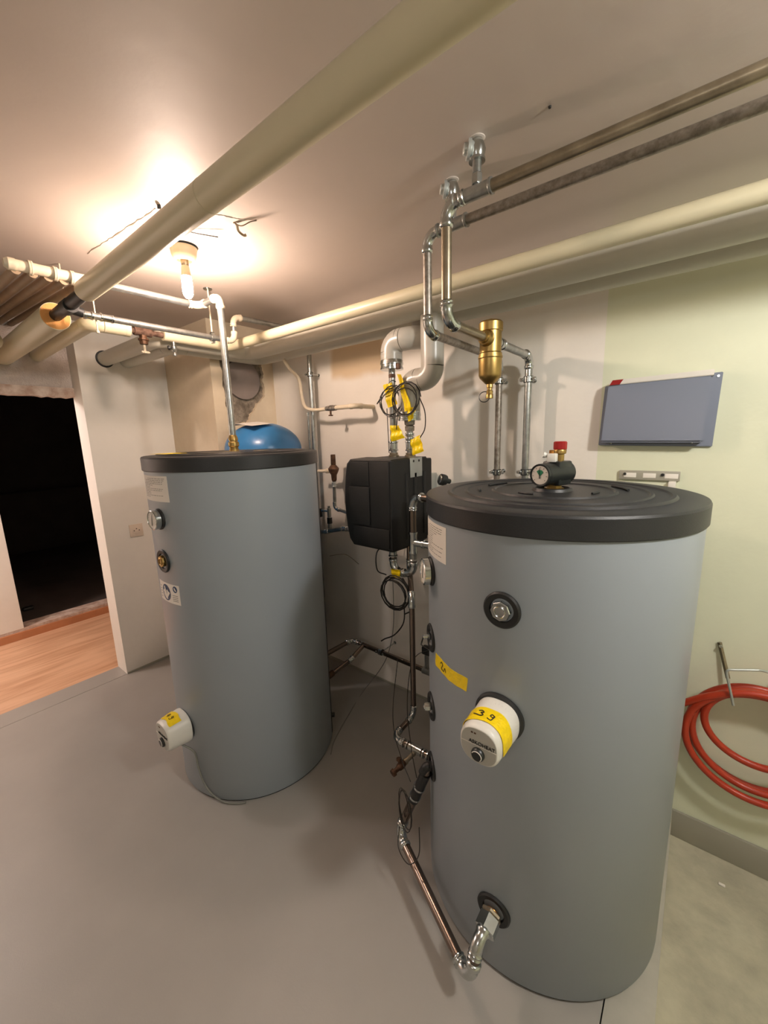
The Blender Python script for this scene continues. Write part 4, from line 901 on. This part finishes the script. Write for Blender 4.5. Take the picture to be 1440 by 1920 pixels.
st = wallslab('top_strip', [(-.306, 1.768), (.0115, 1.772), (.0115, 1.792), (-.300, 1.786)], YW - .058, YW - .012, M_paper(), t, .002)
wallslab('red_badge', [(-.302, 1.768), (-.268, 1.7685), (-.256, 1.7865), (-.292, 1.786)], YW - .0592, YW - .057, M_red(), st, 0)
for xx in (-.29, -.03): lathe('screw', [(0, .005), (.004, .004)], M_bright(), t, (xx, YW - .02, 1.547), (0, 0, -1), 10)
lathe('screw', [(0, .005), (.003, .004)], M_bright(), t, (.024, YW - .012, 1.772), (0, -1, 0), 10)
t = thing('mounting_rail', 'perforated pale metal rail on the lime wall just above the near lid', 'rail', (-.15, YW, 1.42))
box('rail', (-.252, YW - .012, 1.402), (-.052, YW - .001, 1.438), M_skirt(), t, .002)
for i, xx in enumerate((-.235, -.17, -.10)):
    box('slot', (xx, YW - .0135, 1.411), (xx + .042, YW - .0118, 1.429), M_wall_white(), t, .0005)
for xx in (-.232, -.107): lathe('rail_screw', [(0, .006), (.005, .005)], M_rubber(), t, (xx, YW - .012, 1.424), (0, -1, 0), 10)
box('rail_foot', (-.085, YW - .055, 1.375), (-.062, YW - .001, 1.402), M_paper(), t, .002)
t = thing('wall_socket', 'flush ivory round-hole wall socket beside the far tank', 'socket', (XW, 1.06, 1.0))
box('cover_plate', (XW, 1.022, .963), (XW + .008, 1.106, 1.050), M_socket(), t, .002)
fc = lathe('socket_insert', [(0, .027), (.0095, .027), (.0105, .025), (.0105, 0)], M_socket(), t, (XW + .0, 1.064, 1.007), (1, 0, 0), 32)
for dy, dz in ((-.016, .0), (.016, .0), (0, .012)): lathe('pin_hole', [(0, .004), (.0004, .004)], M_sockethole(), fc, (XW + .0106, 1.064 + dy, 1.007 + dz), (1, 0, 0), 10)
# hose
t = thing('garden_hose', 'red rubber hose coiled and hung on the wire hook of the lime wall', 'hose', (.25, 1.8, .45))
def loop(cx_, cz, rx, rz, y, name='hose_loop', r=.0125):
    n = 64; tube(name, [(cx_ + rx * cos(2 * pi * k / n), y + .006 * sin(4 * pi * k / n), cz + rz * sin(2 * pi * k / n)) for k in range(n)], r, M_hose(), t, 14, True)
loop(.252, .535, .150, .140, 1.785); loop(.258, .478, .188, .196, 1.800); loop(.255, .468, .205, .207, 1.772); loop(.250, .470, .190, .200, 1.832)
tube('hose_end', spline([(.30, 1.76, .692), (.20, 1.757, .678), (.11, 1.76, .628), (.04, 1.775, .562), (-.02, 1.79, .50)], 8), .0125, M_hose(), t, 14)
t = thing('wall_hook', 'bent wire hook on a dark strip holding the red hose', 'hook', (.13, YW, .75))
bm = bmesh.new(); a, b = V((.122, 1.862, .800)), V((.158, 1.84, .675)); add_sweep(bm, [a, b], .007, 4); finish(bm, 'wall_strip', M_bronze(), t, 20)
tube('hook_wire', spline([(.173, 1.735, .632), (.158, 1.735, .69), (.144, 1.735, .745), (.148, 1.735, .760), (.165, 1.738, .765), (.215, 1.75, .776), (.235, 1.76, .776), (.29, 1.80, .758), (.32, 1.868, .745)], 6), .0042, M_plate(), t, 8)
lathe('strip_screw', [(0, .006), (.006, .005)], M_bright(), t, (.126, 1.852, .79), (0, -1, 0), 8)
tag(box('plaster_chip', (.205, YW - .14, -.12), (.225, YW - .13, -.113), M_paper(), None, .002), 'small white chip lying on the bare concrete below the hose', 'debris')

# place every Empty at its thing's base, leaving the parts where they stand
bpy.context.view_layer.update()
for o in list(bpy.data.objects):
    if o.type == 'EMPTY' and '_loc' in o.keys():
        L0 = V(o['_loc']); o.location = L0
        for c in o.children: c.matrix_parent_inverse = Matrix.Translation(-L0)
        del o['_loc']
